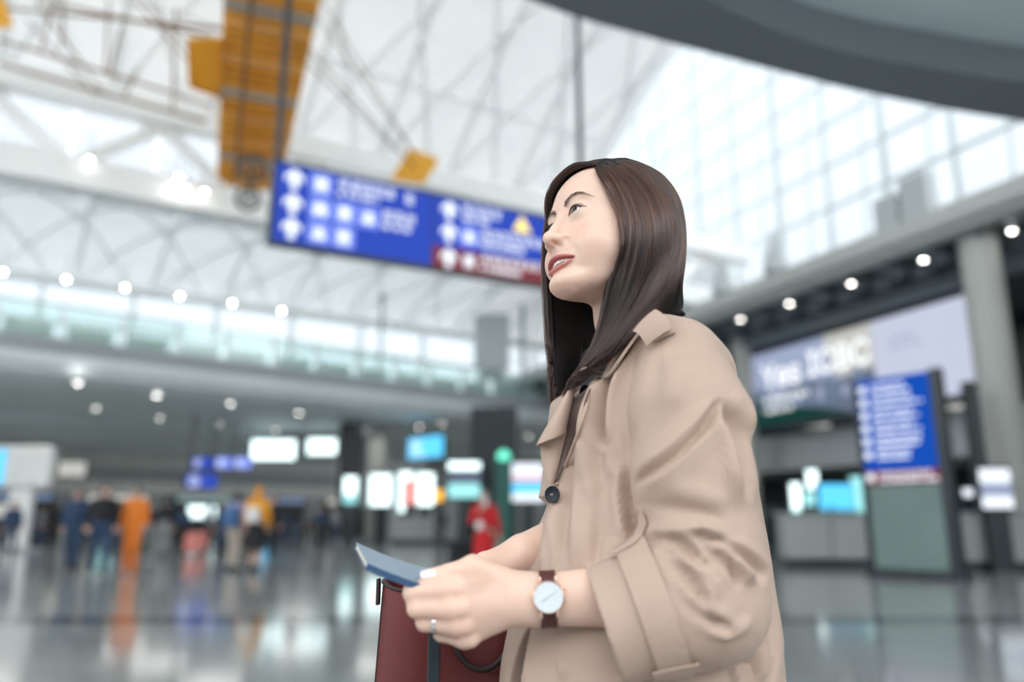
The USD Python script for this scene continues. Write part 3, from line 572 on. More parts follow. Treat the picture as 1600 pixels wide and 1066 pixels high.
def lightbox(px0, py0, px1, py1, y, m_, label, cat='light box', frame='dark_frame', base=None, rows=None, d_=.25):
    a, b = at_y(px0, py1, y), at_y(px1, py0, y); w, h = b[0] - a[0], b[2] - a[2]
    t = thing('light_box', ((a[0] + b[0]) / 2, y, a[2]), label=label, cat=cat)
    obj('box_case', bevel_box((0, d_ / 2 + .02, h / 2), (w + .12, d_, h + .12), .03, 6), frame, t, smooth=40)
    if rows is None: obj('lit_face', box((0, 0, h / 2), (w, .03, h)), m_, t)
    else:
        tot = sum(r for _, r in rows); z = h
        for mm, r in rows: z -= h * r / tot; obj('lit_face', box((0, 0, z + h * r / tot / 2), (w, .03, h * r / tot - .02)), mm, t)
    if base != 0:
        obj('support', box((0, d_ / 2 + .02, -a[2] / 2 - .03), (min(w, .5), .16, a[2] - .06)), frame, t)
    return t
lightbox(577, 742, 612, 790, 41, 'shop_white', 'white lit shop front panel left of the tall white light box'); lightbox(622, 738, 645, 800, 41.8, 'shop_white', 'tall white light box in the middle of the lit shop fronts')
lightbox(650, 740, 678, 790, 41, 'shop_white', 'white lit shop front panel right of the red poster'); lightbox(622, 757, 642, 788, 40.5, 'shop_red', 'small red lit poster behind the tall white light box') if 0 else lightbox(627 + 3, 752, 650, 788, 40.4, 'shop_red', 'red lit poster among the white shop front panels')
lightbox(536, 745, 558, 787, 38, 'shop_white', 'narrow white light box below the dark pillar', rows=[('shop_white', 2), ('shop_cyan', 1)])
lightbox(700, 722, 750, 778, 33, 'shop_cyan', 'cyan lit shop board left of the green pillar', rows=[('shop_white', .8), ('screen_city', 1.4), ('shop_cyan', 1.4)])
lightbox(800, 724, 850, 784, 33, 'shop_blue', 'white and blue lit board right of the green pillar', rows=[('sign_white', 1), ('shop_red', .3), ('shop_blue', .8), ('sign_white', .6)])
lightbox(679, 766, 692, 783, 35.5, 'shop_amber', 'small amber lamp box beside the cyan shop board')
lightbox(1282, 757, 1332, 798, 27, 'shop_blue', 'bright blue monitor above the pale desk', 'screen'); lightbox(1334, 745, 1356, 808, 28, 'shop_cyan', 'upright cyan light box behind the directory stand')
lightbox(1238, 755, 1250, 800, 30, 'shop_white', 'narrow white light strip left of the blue monitor', rows=[('shop_white', 1)]); lightbox(1262, 735, 1276, 765, 31, 'shop_white', 'small round looking white lamp box above the pale desk'); lightbox(1258, 770, 1276, 790, 29.6, 'shop_cyan', 'small pale cyan monitor left of the bright blue one', 'screen')
lightbox(1537, 732, 1576, 795, 18.2, 'sign_white', 'white upright light box above the grey desk', rows=[('sign_white', 1.2), ('screen_sky', 1), ('sign_white', 1)]); lightbox(1506, 764, 1530, 776, 22, 'sign_white', 'small white monitor beside the dark post above the grey desk', 'screen')
lightbox(1492, 640, 1508, 705, 26, 'shop_amber', 'dim brown lit poster right of the directory stand', rows=[('screen_city', 1)]) if 0 else None
lightbox(1480, 628, 1560, 640, 27, 'screen_cream', 'long pale light bar below the big screen', 'lamp', base=0); lightbox(1225, 652, 1295, 668, 33, 'screen_cream', 'pale light bar under the left end of the big screen', 'lamp', base=0)
# posts and pillars
def pillar(px, y, w, z0, z1, m_, label, cat='pillar'):
    p = at_y(px, 700, y); t = thing('pillar', (p[0], y, 0), label=label, cat=cat)
    obj('pillar_body', bevel_box((0, 0, (z0 + z1) / 2), (w, w, z1 - z0), .03, 6), m_, t, smooth=40); obj('plinth', bevel_box((0, 0, .12), (w + .1, w + .1, .24), .03, 6), 'grey_steel', t, smooth=40); return t
pillar(553, 40, 1.2, 0, 5.9, 'dark_wall', 'dark square pillar above the narrow white light box'); pillar(772, 35, 2.0, 0, 5.9, 'dark_wall', 'wide dark pillar behind the green pillar'); t = pillar(787, 30, .62, 0, 3.3, 'green_paint', 'green square pillar with a green lamp on top')
obj('lamp_globe', T.creation.icosphere(3, .24).apply_translation((0, 0, 3.45)), 'shop_green', t, smooth=True, label='green lamp')
pillar(590, 43, .9, 0, 5.9, 'column', 'pale square pillar right of the dark one'); pillar(1526, 20.2, .30, 0, 4.6, 'dark_frame', 'slim dark post above the grey desk')
# hanging screen boards
def board(q0, q1, y0, y1, m_, label, seed, face='sign_white', nr=3, hang=0):
    """a small overhead sign between two pixels, at world y0 on the left and y1 on the right"""
    a, b = at_y(q0[0], q1[1], y0), at_y(q1[0], q1[1], y1); top = at_y(q0[0], q0[1], y0); ux = unit((b - a) * [1, 1, 0]); nz = np.array([ux[1], -ux[0], 0]); nz = nz if nz @ -a > 0 else -nz
    w, h = float(np.linalg.norm((b - a)[:2])), float(top[2] - a[2]); t = thing('overhead_sign', label=label, cat='sign')
    obj('sign_case', flat(rect(-.05, -.05, w + .05, h + .05), a, ux, UPZ, nz, -.18, .18), 'dark_frame', t); obj('panel', flat(rect(0, 0, w, h), a, ux, UPZ, nz, 0, .02), m_, t)
    polys = []
    for k in range(nr): polys += strip(w * .08, h * (.12 + .84 * k / nr), int(w / h * nr * .9) + 2, h / nr * .45, seed + k)
    obj('lettering', multi([p for p in polys if p[1][0] < w * .95], a, ux, UPZ, nz, .02), face, t, kind='stuff')
    for x in (.1 * w, .9 * w): obj('hanger', cyl(a + ux * x + UPZ * h - nz * .09, a + ux * x - nz * .09 + UPZ * (6.2 - a[2]), .03, sides=6), 'dark_frame', t)
board((638, 686), (692, 718), 41, 39, 'shop_blue', 'small blue lit sign hanging under the bridge', 31)
board((300, 714), (332, 731), 40, 41, 'sign_blue', 'left violet blue board of the upper row of three', 41); board((337, 714), (361, 731), 41.6, 42.4, 'icon_ground', 'middle violet blue board of the upper row of three', 44, nr=2); board((366, 714), (392, 731), 43, 44, 'icon_ground', 'right violet blue board of the upper row of three', 47, nr=2)
board((290, 740), (338, 762), 38, 39, 'sign_blue', 'blue board below the row of three boards', 51)
# bright windows at the back of the ground floor and a white stand on the left
lightbox(392, 688, 462, 718, 46, 'shop_white', 'wide bright window opening under the bridge, left one', 'window', base=0); lightbox(480, 686, 526, 710, 46, 'shop_white', 'smaller bright window opening under the bridge, right one', 'window', base=0)
lightbox(90, 722, 135, 745, 55, 'screen_cream', 'pale lit board behind the two people in black', 'sign', base=0)
p = at_y(28, 745, 30.); t = thing('exhibition_stand', (p[0], 30, 0), label='white stand with a blue stripe at the left edge of the hall', cat='stand')
obj('stand_wall', bevel_box((0, 0, 3.05), (2.6, .5, 1.6), .25, 10), 'white_steel', t, smooth=40); obj('stand_post', box((.2, .1, 1.1), (.8, .3, 2.3)), 'white_steel', t)
obj('stripe', box((-.55, -.27, 3.05), (.32, .06, 1.3)), 'shop_blue', t, label='blue stripe')
obj('stand_foot', bevel_box((.1, 0, .06), (2.2, .7, .12), .03, 6), 'grey_steel', t, smooth=40)
# grey display seen from behind on the bridge, and its pole
p0, p1 = at_y(741, 574, 44.), at_y(796, 492, 44.); t = thing('display_back', label='grey box of a display standing on the bridge', cat='display')
obj('display_case', bevel_box(((p0[0] + p1[0]) / 2, 44, (p0[2] + p1[2]) / 2), (p1[0] - p0[0], .5, p1[2] - p0[2]), .05, 6), 'grey_wall', t, smooth=40); obj('stand_leg', box(((p0[0] + p1[0]) / 2, 44, (p0[2] + 7.32) / 2), (1.4, .3, p0[2] - 7.32)), 'grey_steel', t)
p = at_y(817, 560, 44.5); t = thing('light_pole', (p[0], 44.5, 7.3), label='tall grey pole right of the grey display on the bridge', cat='pole'); obj('pole', cyl((0, 0, 0), (0, 0, 6.0), .16, sides=12), 'grey_steel', t, smooth=30); obj('lamp_globe', T.creation.icosphere(2, .28).apply_translation((-.4, 0, 2.0)), 'sign_white', t, smooth=True)
p = at_y(592, 620, 40.); t = thing('light_pole', (p[0], 40., 7.3), label='thin grey pole left of the grey display on the bridge', cat='pole'); obj('pole', cyl((0, 0, 0), (0, 0, 5.2), .09, sides=12), 'grey_steel', t, smooth=30); obj('lamp_head', T.creation.icosphere(2, .2).apply_translation((0, 0, 5.2)), 'grey_steel', t, smooth=True)
p = at_y(765, 607, 42.); t = thing('globe_lamp', (p[0], 42, 7.3), label='white globe lamp on the bridge below the grey display', cat='lamp'); obj('lamp_globe', T.creation.icosphere(3, .42).apply_translation((0, 0, p[2] - 7.3)), 'sign_white', t, smooth=True); obj('pole', cyl((0, 0, 0), (0, 0, p[2] - 7.3), .06, sides=8), 'grey_steel', t)
# objects on the office block's roof edge, against the light
for px, w, h, lab in ((1396, .85, 1.45, 'dark grey box standing on the roof edge, left one'), (1441, .95, 1.75, 'dark grey box standing on the roof edge, right one')):
    # on the block's top, behind the fascia
    s_ = np.linspace(0, RL, 4000); L_ = RB0 + r2 * 1.2 + d2 * s_[:, None] + UPZ * 9.52; k = np.argmin(np.abs(proj(L_)[0][:, 0] - px)); c = L_[k]
    t = thing('roof_unit', (c[0], c[1], 9.51), rz2, label=lab, cat='box'); obj('unit_case', bevel_box((0, 0, h / 2), (w, .5, h), .04, 6), 'grey_wall', t, smooth=40); obj('unit_foot', box((0, 0, .05), (w + .1, .6, .1)), 'grey_steel', t)
for px, h, lab in ((1215, 2.3, 'tall grey cone shaped tree on the roof edge'), (1131, 2.3, 'grey cone shaped tree on the roof edge, nearer the hair')):
    s_ = np.linspace(0, RL, 4000); L_ = RB0 + r2 * 1.2 + d2 * s_[:, None] + UPZ * 9.52; k = np.argmin(np.abs(proj(L_)[0][:, 0] - px)); c = L_[k]
    t = thing('potted_conifer', (c[0], c[1], 9.51), label=lab, cat='plant'); obj('foliage', lathe([(.42, .45)] + [(.46 * (1 - k / 9) + (.06 if k % 2 else 0), .5 + k * (h - .5) / 9) for k in range(9)] + [(0, h)], 14), 'grey_wall', t, smooth=30); obj('pot', lathe([(0, 0), (.22, 0), (.3, .45), (0, .45)], 20), 'grey_steel', t, smooth=40)

# ------------------------------------------------------------------ implicit surfaces (bodies)
def smin(a, b, k):
    h = np.clip(0.5 + 0.5 * (b - a) / k, 0, 1); return b + (a - b) * h - k * h * (1 - h)
def smax(a, b, k): return -smin(-a, -b, k)
def ell(p, c, r):
    q = p - np.asarray(c, np.float32); r = np.asarray(r, np.float32)
    k0 = np.sqrt(((q / r) ** 2).sum(1)); k1 = np.sqrt(((q / r ** 2) ** 2).sum(1)) + 1e-9
    return k0 * (k0 - 1) / k1
def cap(p, a, b, ra, rb):
    a, b = np.asarray(a, np.float32), np.asarray(b, np.float32); ab = b - a
    t = np.clip(((p - a) @ ab) / (ab @ ab + 1e-12), 0, 1)
    return np.linalg.norm(p - a - t[:, None] * ab, axis=1) - (ra + (rb - ra) * t)
def chain(p, pts, rs, k=0.0):
    d = None
    for i in range(len(pts) - 1):
        e = cap(p, pts[i], pts[i + 1], rs[i], rs[i + 1])
        d = e if d is None else (smin(d, e, k) if k else np.minimum(d, e))
    return d
def surface(fn, lo, hi, h, proj_steps=3, coarse=5):
    """Dual-contoured mesh of fn = 0 inside the box; fine samples only near the surface."""
    lo, hi = np.array(lo, float), np.array(hi, float); H = h * coarse
    nc = np.ceil((hi - lo) / H).astype(int) + 1
    g = np.stack(np.meshgrid(*[lo[k] + H * (np.arange(nc[k]) + 0.5) for k in range(3)], indexing='ij'), -1).reshape(-1, 3).astype(np.float32)
    cv = fn(g).reshape(nc); vol = np.repeat(np.repeat(np.repeat(cv, coarse, 0), coarse, 1), coarse, 2).astype(np.float32)
    near = np.abs(cv) < H * 1.7
    ci = np.argwhere(near)
    off = np.stack(np.meshgrid(*[np.arange(coarse)] * 3, indexing='ij'), -1).reshape(-1, 3)
    idx = (ci[:, None] * coarse + off[None]).reshape(-1, 3)
    pts = (lo + h * (idx + 0.5)).astype(np.float32)
    vals = np.concatenate([fn(pts[i:i + 400000]) for i in range(0, len(pts), 400000)]) if len(pts) else np.zeros(0)
    vol[idx[:, 0], idx[:, 1], idx[:, 2]] = vals
    vol[0], vol[-1], vol[:, 0], vol[:, -1], vol[:, :, 0], vol[:, :, -1] = [np.maximum(x, h) for x in (vol[0], vol[-1], vol[:, 0], vol[:, -1], vol[:, :, 0], vol[:, :, -1])]
    s = vol < 0; n = vol.shape
    acc = np.zeros((n[0] - 1, n[1] - 1, n[2] - 1, 3), np.float32); cnt = np.zeros(acc.shape[:3], np.float32)
    quads = []
    cid_shape = acc.shape[:3]
    def cid(i): return (i[:, 0] * cid_shape[1] + i[:, 1]) * cid_shape[2] + i[:, 2]
    for ax in range(3):
        sl0 = [slice(None)] * 3; sl1 = [slice(None)] * 3; sl0[ax] = slice(0, -1); sl1[ax] = slice(1, None)
        cr = s[tuple(sl0)] != s[tuple(sl1)]
        e = np.argwhere(cr); o1, o2 = [k for k in range(3) if k != ax]
        ok = (e[:, o1] > 0) & (e[:, o2] > 0) & (e[:, o1] < n[o1] - 1) & (e[:, o2] < n[o2] - 1); e = e[ok]
        e2 = e.copy(); e2[:, ax] += 1
        a, b = vol[tuple(e.T)], vol[tuple(e2.T)]; t = a / (a - b)
        P = e.astype(np.float32); P[:, ax] += t
        cs = []
        for d1, d2 in ((0, 0), (1, 0), (1, 1), (0, 1)):
            c = e.copy(); c[:, o1] -= d1; c[:, o2] -= d2; cs.append(c)
            np.add.at(acc, tuple(c.T), P); np.add.at(cnt, tuple(c.T), 1)
        q = np.stack([cid(c) for c in cs], 1)
        flip = (a < 0) ^ (ax == 1)
        q[flip] = q[flip][:, ::-1]
        quads.append(q)
    q = np.vstack(quads); used, inv = np.unique(q, return_inverse=True); q = inv.reshape(-1, 4)
    v = (acc.reshape(-1, 3)[used] / cnt.reshape(-1)[used][:, None] + 0.5) * h + lo
    q = q[:, ::-1]
    v = v.astype(np.float32)
    for _ in range(proj_steps):
        d, gr = grad(fn, v, h * 0.3)
        v = v - np.clip(d, -h, h)[:, None] * gr / np.maximum((gr ** 2).sum(1, keepdims=True), 0.15) * 0.9
    m = tm(v, np.vstack([q[:, [0, 1, 2]], q[:, [0, 2, 3]]]))
    return m
def grad(fn, v, e):
    d = fn(v); g = np.zeros_like(v)
    for k in range(3):
        o = np.zeros(3, np.float32); o[k] = e
        g[:, k] = (fn(v + o) - fn(v - o)) / (2 * e)
    return d, g

# ------------------------------------------------------------------ the head, in its own frame: +x face, +y her left, +z up
def pch(xs, ys):
    return PchipInterpolator(xs, ys, extrapolate=True)
_z = [-.130, -.122, -.117, -.110, -.103, -.095, -.088, -.080, -.070, -.060, -.050, -.040, -.02, 0, .01, .02, .035, .05, .07, .085, .1, .112, .118, .125]
HXF = pch(_z, [.054, .063, .0705, .0780, .0800, .0785, .0778, .0802, .0828, .0838, .0848, .0845, .0820, .0812, .0840, .0865, .0875, .0855, .0765, .063, .042, .018, -.006, -.009])
HXB = pch([-.130, -.122, -.117, -.112, -.105, -.095, -.08, -.06, -.04, 0, .03, .06, .085, .1, .112, .118, .125], [.050, .058, .052, .040, .020, .0, -.03, -.065, -.08, -.093, -.095, -.088, -.070, -.052, -.032, -.014, -.011])
HW = pch([-.130, -.122, -.117, -.112, -.105, -.095, -.08, -.06, -.04, -.02, 0, .02, .04, .06, .08, .1, .112, .118, .125], [.003, .008, .015, .0235, .032,   .0400, .0470, .0530, .0580, .0625, .0655, .0675, .0695, .069, .060, .043, .02, .006, .001])
HXC = pch([-.125, -.117, -.11, -.1, -.08, -.05, 0, .05, .125], [.060, .059, .053, .043, .025, .008, .0, -.01, -.010])
MOUTH_W = 0.0285
def mouth_lines(y):
    t = np.clip(y / MOUTH_W, -1.02, 1.02); a = t * t
    zu = -.0697 - .0030 * a - .0004 * (1 - a); zl = -.0842 + .0112 * a ** 0.85
    return t, zu, zl
EYE_C = np.array([.0702, .0286, -.0002]); EYE_R = .0122
def lid_lines(y):                             # y = distance from the mid-plane
    t = (y - .0268) / .0134                       # -1 inner corner, 1 outer corner
    tilt = .0016 * t
    up = .0050 * np.maximum(1 - np.abs(t + .08) ** 2.2, 0) ** 0.75 - .0004
    lo = -.0046 * np.maximum(1 - np.abs(t - .12) ** 2.2, 0) ** 0.9 - .0004
    return t, up + tilt, lo + tilt
LIP_T = np.linspace(-1, 1, 17)
def lip_pts(upper):
    t = LIP_T; a = np.abs(t); x = .0882 - .0135 * a ** 2.0
    if upper:
        z = -.0650 - .0070 * a - .0007 * np.exp(-(t / .12) ** 2) + .0006 * a ** 3; r = .0036 * (1 - a ** 2.4) ** .8 + .0008
    else:
        z = -.0862 + .0134 * a ** 1.8; r = .0031 * (1 - a ** 2.4) ** .8 + .0007; x = x - .0014
    return np.stack([x - r * .55, t * MOUTH_W, z], 1), r
ZS, ZK = -.048, .82                            # the lower face, shortened towards the chin
def zface(z): return np.where(z < ZS, ZS + (z - ZS) / ZK, z)
def zreal(z): return np.where(z < ZS, ZS + (z - ZS) * ZK, z)
def sdf_head(p):
    x, y, z = p[:, 0], np.abs(p[:, 1]), zface(p[:, 2]).astype(np.float32); s = np.stack([x, y, z], 1)
    zc = np.clip(z, -.1195, .119)
    xf_, xb_, w_, xc_ = HXF(zc), HXB(zc), HW(zc), HXC(zc)
    nn = 2.05 + .45 * np.exp(-((zc + .005) / .05) ** 2)
    u = np.where(x > xc_, (x - xc_) / np.maximum(xf_ - xc_, .004), (xc_ - x) / np.maximum(xc_ - xb_, .004))
    n2 = np.where(x > xc_, nn, 2.0)
    g = (np.abs(u) ** n2 + np.abs(y / w_) ** n2) ** (1 / n2)
    r = np.hypot(x - xc_, y)
    d = np.where(g > .15, r * (1 - 1 / np.maximum(g, .15)), -.02)
    dz = np.abs(z - zc); d = np.where(dz > 0, np.maximum(d, -.003) + 3.0 * dz, d)
    d = smin(d, ell(s, (-.006, 0, .034), (.084, .0695, .083)), .012)
    # chin pad, cheeks, brow
    d = smin(d, ell(s, (.0675, 0, -.1045), (.0140, .0165, .0125)), .022)
    d = smin(d, ell(s, (.0535, .0328, -.034), (.0180, .0165, .0180)), .016)
    d = smin(d, ell(s, (.0730, .026, .0215), (.0090, .019, .0060)), .012)
    d = smin(d, ell(s, (.028, .0480, -.030), (.040, .0160, .034)), .016)
    d = smin(d, ell(s, (.046, .0350, -.052), (.026, .0180, .026)), .020)
    # hollow between nose and eye
    d = smax(d, -ell(s, (.0915, .0160, .0010), (.0090, .0060, .0120)), .010)
    # nose
    nose = chain(s, [(.0775, 0, .013), (.0830, 0, -.002), (.0890, 0, -.019), (.0945, 0, -.0325)], [.0072, .0066, .0068, .0078], .004)
    nose = smin(nose, ell(s, (.0960, 0, -.0352), (.0094, .0098, .0084)), .006)
    nose = smin(nose, ell(s, (.0865, .0130, -.0378), (.0088, .0062, .0066)), .0060)
    nose = smin(nose, cap(s, (.0985, 0, -.0400), (.0880, 0, -.0462), .0030, .0034), .004)
    d = smin(d, nose, .0095)
    d = smax(d, -ell(s, (.0925, .0068, -.0442), (.0050, .0026, .0034)), .0022)
    # philtrum
    d = smax(d, -cap(s, (.0900, 0, -.0490), (.0925, 0, -.0600), .0020, .0020), .004)
    # smile fold
    d = smax(d, -chain(s, [(.0835, .0195, -.0400), (.0845, .0270, -.052), (.0790, .0345, -.066), (.0740, .0365, -.078)], [.0004, .0010, .0012, .0004]), .008)
    # lips
    for up in (True, False):
        P, R_ = lip_pts(up)
        d = smin(d, chain(s, P[6:], R_[6:], .001), .0038)
    d = smax(d, -cap(s, (.0765, .0305, -.0728), (.0785, .0295, -.0728), .0010, .0010), .006)
    t, zu, zl = mouth_lines(y)
    op = np.maximum(np.maximum(np.abs(z - (zu + zl) / 2) - np.maximum((zu - zl) / 2, 0) + np.where(y > MOUTH_W, (y - MOUTH_W), 0), .063 - x), y - MOUTH_W * .95)
    d = smax(d, -op, .0020)
    # eyelids round the eyeball, opened along the lid lines
    q = np.stack([x, y, z], 1) - EYE_C.astype(np.float32)
    rr = np.linalg.norm(q, axis=1)
    d = smin(d, rr - .0140, .0070)
    crease = np.abs(rr - .0140) + 0
    t, up, lo = lid_lines(y)
    cz = up + .0034
    gro = np.maximum(np.hypot(z - cz, np.maximum(.0745 - x, 0)) - .0006, np.abs(t) - 1.05)
    d = smax(d, -gro, .0022)
    gap = np.maximum(np.maximum(z - up, lo - z), np.maximum(.0690 - x, np.abs(t) - .99))
    d = smax(d, -gap, .0012)
    d = smax(d, -(rr - .0120), .0006)
    # ear, under the hair
    d = smin(d, ell(s, (-.008, .0675, -.012), (.017, .007, .029)), .006)
    return d

# ------------------------------------------------------------------ people in the hall, far and out of focus
def figure(name, feet, h, rz, label, top, low, hair_='hair_base', skin_t=(.55, .36, .28), pose='walk', arms=None, skirt=False, extra=None, shoe='black_cloth'):
    t = thing(name, (feet[0], feet[1], 0), rz, label=label, cat='person'); k = h / 1.68; st = .16 if pose == 'walk' else .02
    J = lambda *a: np.array(a) * k
    hip, chest, neck, head = J(0, 0, .92), J(.01, 0, 1.30), J(.01, 0, 1.42), J(.03, 0, 1.56)
    knees = [J(.10 + st * .5, .09, .50), J(.04 - st * .4, -.09, .50)]; ank = [J(st, .09, .07), J(-st * 1.3, -.09, .09)]
    sh = [J(0, .17, 1.36), J(0, -.17, 1.36)]
    el, ha = ([J(.02, .23, 1.08), J(-.06, -.23, 1.08)], [J(.12, .22, .86), J(.02, -.23, .84)]) if arms is None else ([J(*a) for a in arms[0]], [J(*a) for a in arms[1]])
    def legs(p, g):
        d = None
        for s, kn, an in zip((1, -1), knees, ank):
            e = chain(p, [hip + J(0, s * .085, 0), kn, an], [.082 * k + g, .056 * k + g, .042 * k + g], .02); d = e if d is None else smin(d, e, .03)
        return smin(d, cap(p, hip + J(0, -.07, .03), hip + J(0, .07, .03), .10 * k + g, .10 * k + g), .04)
    def torso(p, g): return smin(ell(p, (hip + chest) / 2 + J(0, 0, .05), (np.array([.115, .165, .31]) * k + g)), cap(p, sh[0] * [1, .8, 1], sh[1] * [1, .8, 1], .062 * k + g, .062 * k + g), .06)
    def arms_(p, g, full):
        d = None
        for s, e_, h_ in zip(sh, el, ha):
            e = chain(p, [s, e_, h_] if full else [s, e_, e_ + (h_ - e_) * .72], [.054 * k + g, .042 * k + g, .034 * k + g], .015); d = e if d is None else np.minimum(d, e)
        return d
    def skin(p):
        d = smin(ell(p, head, np.array([.095, .078, .118]) * k), cap(p, chest, neck + J(0, 0, .04), .06 * k, .055 * k), .03)
        d = smin(d, ell(p, head + J(.095, 0, -.015), np.array([.018, .014, .026]) * k), .02)
        for s_ in (1, -1): d = smin(d, ell(p, head + J(-.005, s_ * .080, -.005), np.array([.018, .010, .030]) * k), .006)
        d = smin(d, torso(p, 0), .04); d = smin(d, legs(p, 0), .04); d = smin(d, arms_(p, 0, True), .03)
        for h_, e_ in zip(ha, el):
            u_ = unit(h_ - e_); sd_ = unit(np.cross(u_, [0, 1, .01])); d = smin(d, ell(p, h_ + u_ * .04 * k, np.full(3, .042) * k), .01)
            for f in range(4): d = smin(d, cap(p, h_ + u_ * .06 * k + sd_ * (f - 1.5) * .016 * k, h_ + u_ * (.13 - .01 * abs(f - 1.5)) * k + sd_ * (f - 1.5) * .019 * k, .010 * k, .008 * k), .006)
            d = smin(d, cap(p, h_ + u_ * .02 * k + sd_ * .03 * k, h_ + u_ * .075 * k + sd_ * .055 * k, .011 * k, .009 * k), .006)
        return d
    lo, hi = J(-.45, -.50, -.03), J(.55, .50, 1.74); hh = .020
    v = surface(skin, lo, hi, hh, 1, 4)
    obj('body', v, 'skin', t, smooth=True, tint=np.tile(skin_t, (len(v.vertices), 1)))
    obj('top', surface(lambda p: np.maximum(smin(torso(p, .016), arms_(p, .014, False), .03), (.80 * k - p[:, 2])), lo, hi, hh, 1, 4), top, t, smooth=True)
    if skirt:
        hem = skirt if skirt is not True else .50
        obj('skirt', lathe([(.02, .98 * k), (.13 * k, .97 * k), (.19 * k, .85 * k), (.215 * k, hem * k), (.20 * k, hem * k), (.02, .9 * k)], 28), low, t, smooth=40)
    else: obj('trousers', surface(lambda p: np.maximum(legs(p, .018), .09 * k - p[:, 2]), lo, hi * [1, 1, .62], hh, 1, 4), low, t, smooth=True)
    obj('hair', surface(lambda p: smax(ell(p, head + J(-.018, 0, .018), np.array([.105, .092, .118]) * k), -ell(p, head + J(.12, 0, -.055), np.array([.10, .12, .13]) * k), .02), head - .2, head + .2, .014, 1, 4), hair_, t, smooth=True)
    for an, s in zip(ank, (1, -1)):
        obj('shoe', surface(lambda p: np.maximum(smin(ell(p, an + J(.05, 0, -.03), np.array([.125, .046, .045]) * k), ell(p, an + J(-.01, 0, 0), np.array([.055, .045, .06]) * k), .03), -p[:, 2]), an - [.2, .1, .1], an + [.25, .1, .12], .012, 1, 4), shoe, t, smooth=True)
    if extra: extra(t, k, J)
    return t
def backpack(m_):
    def f(t, k, J): obj('backpack', bevel_box(J(-.22, 0, 1.16), (.22, .34, .48), .09, 10), m_, t, smooth=40)
    return f
def sidebag(m_, off=(.05, .26, .86), s=(.30, .12, .26)):
    def f(t, k, J): obj('shoulder_bag', bevel_box(J(*off), s, .05, 8), m_, t, smooth=40); obj('bag_strap', tube(resample([J(off[0], off[1], off[2] + .1), J(.03, off[1] * .9, 1.2), J(0, off[1] * .65, 1.44)], 12), .012, 6), m_, t)
    return f
for nm, c in (('orange_cloth', (.75, .20, .02)), ('navy_cloth', (.02, .045, .10)), ('blue_cloth', (.05, .13, .30)), ('lilac_cloth', (.35, .34, .55)), ('red_uniform', (.50, .008, .012)), ('beige_cloth', (.46, .40, .34)), ('yellow_cloth', (.75, .32, .01)), ('white_cloth', (.75, .74, .72)), ('grey_cloth', (.22, .23, .24)), ('pink_plastic', (.70, .24, .20)), ('jeans', (.035, .06, .10)), ('grey_hair', (.28, .25, .23))): plain(nm, c, .75)
F = lambda px, py: at_z(px, py, 0)
figure('person', F(109, 892), 1.84, -1.2, 'person in dark navy walking, left of the two in dark clothes', 'navy_cloth', 'navy_cloth')
figure('person', F(151, 898), 1.86, -1.0, 'person in black walking, right of the two in dark clothes', 'black_cloth', 'navy_cloth')
figure('person', F(202, 896), 1.84, -1.4, 'person in a bright orange suit walking on the shiny floor', 'orange_cloth', 'orange_cloth', pose='stand', shoe='orange_cloth')
figure('person', F(252, 872), 1.80, 1.8, 'person in black top and grey trousers, right of the orange suit', 'black_cloth', 'grey_cloth')
figure('person', F(362, 892), 1.74, 1.5, 'person in beige shorts with a blue backpack, seen from behind', 'lilac_cloth', 'beige_cloth', pose='stand', extra=backpack('blue_cloth'))
figure('person', F(396, 893), 1.86, 1.7, 'person in yellow top and black skirt with a white bag', 'yellow_cloth', 'black_cloth', hair_='yellow_cloth', skirt=.42, extra=sidebag('white_cloth', (-.16, .06, 1.12), (.24, .30, .34)))
figure('person', F(424, 876), 1.84, -1.6, 'person in all black just right of the yellow top', 'black_cloth', 'black_cloth')
figure('person', F(498, 856), 1.70, -1.5, 'small far person in dark blue, left of the dark pillar', 'navy_cloth', 'black_cloth'); figure('person', F(460, 858), 1.68, 1.4, 'small far person in black, right of the black clad walker', 'black_cloth', 'jeans')
figure('person', F(322, 862), 1.70, 1.0, 'small far person in grey behind the pink luggage', 'grey_cloth', 'black_cloth'); figure('person', F(12, 872), 1.70, -.8, 'far person in dark clothes at the left edge', 'navy_cloth', 'jeans')
figure('person', F(60, 856), 1.66, .5, 'small far person in grey, right of the white stand', 'grey_cloth', 'navy_cloth'); figure('person', F(690, 852), 1.62, 1.2, 'far person in black behind the woman in red uniform', 'black_cloth', 'grey_cloth', extra=sidebag('black_cloth'))
figure('person', F(345, 866), 1.68, -1.3, 'far person in dark blue left of the blue backpack', 'jeans', 'navy_cloth'); figure('person', F(282, 860), 1.66, 1.9, 'far person in navy left of the pink luggage', 'navy_cloth', 'black_cloth'); figure('person', F(522, 852), 1.66, 1.1, 'small far person in grey, right of the dark blue one', 'grey_cloth', 'navy_cloth')
crowd = [p for p in stage.GetPrimAtPath('/World').GetChildren() if p.GetName().startswith('person')]
for src, px, py, rz, lab in ((0, 52, 849, .4, 'small far person in dark navy just right of the white stand'), (6, 82, 858, 2.0, 'small far person in black, left of the first dark walker'), (1, 180, 860, 1.1, 'small far person in black between the dark walkers and the orange suit'), (3, 226, 858, -.6, 'small far person in black right behind the orange suit'), (12, 340, 852, -2.0, 'small far person in black behind the dark blue one'), (7, 380, 856, .9, 'small far person in dark blue between backpack and yellow top'), (13, 442, 854, 2.4, 'small far person in dark blue right of the all black one'), (9, 480, 850, -.4, 'small far person in grey below the bright window openings'), (0, 600, 846, .8, 'small far person in navy before the lit shop fronts')):
    q_ = F(px, py); copy_of(crowd[src], q_, rz, label=lab)
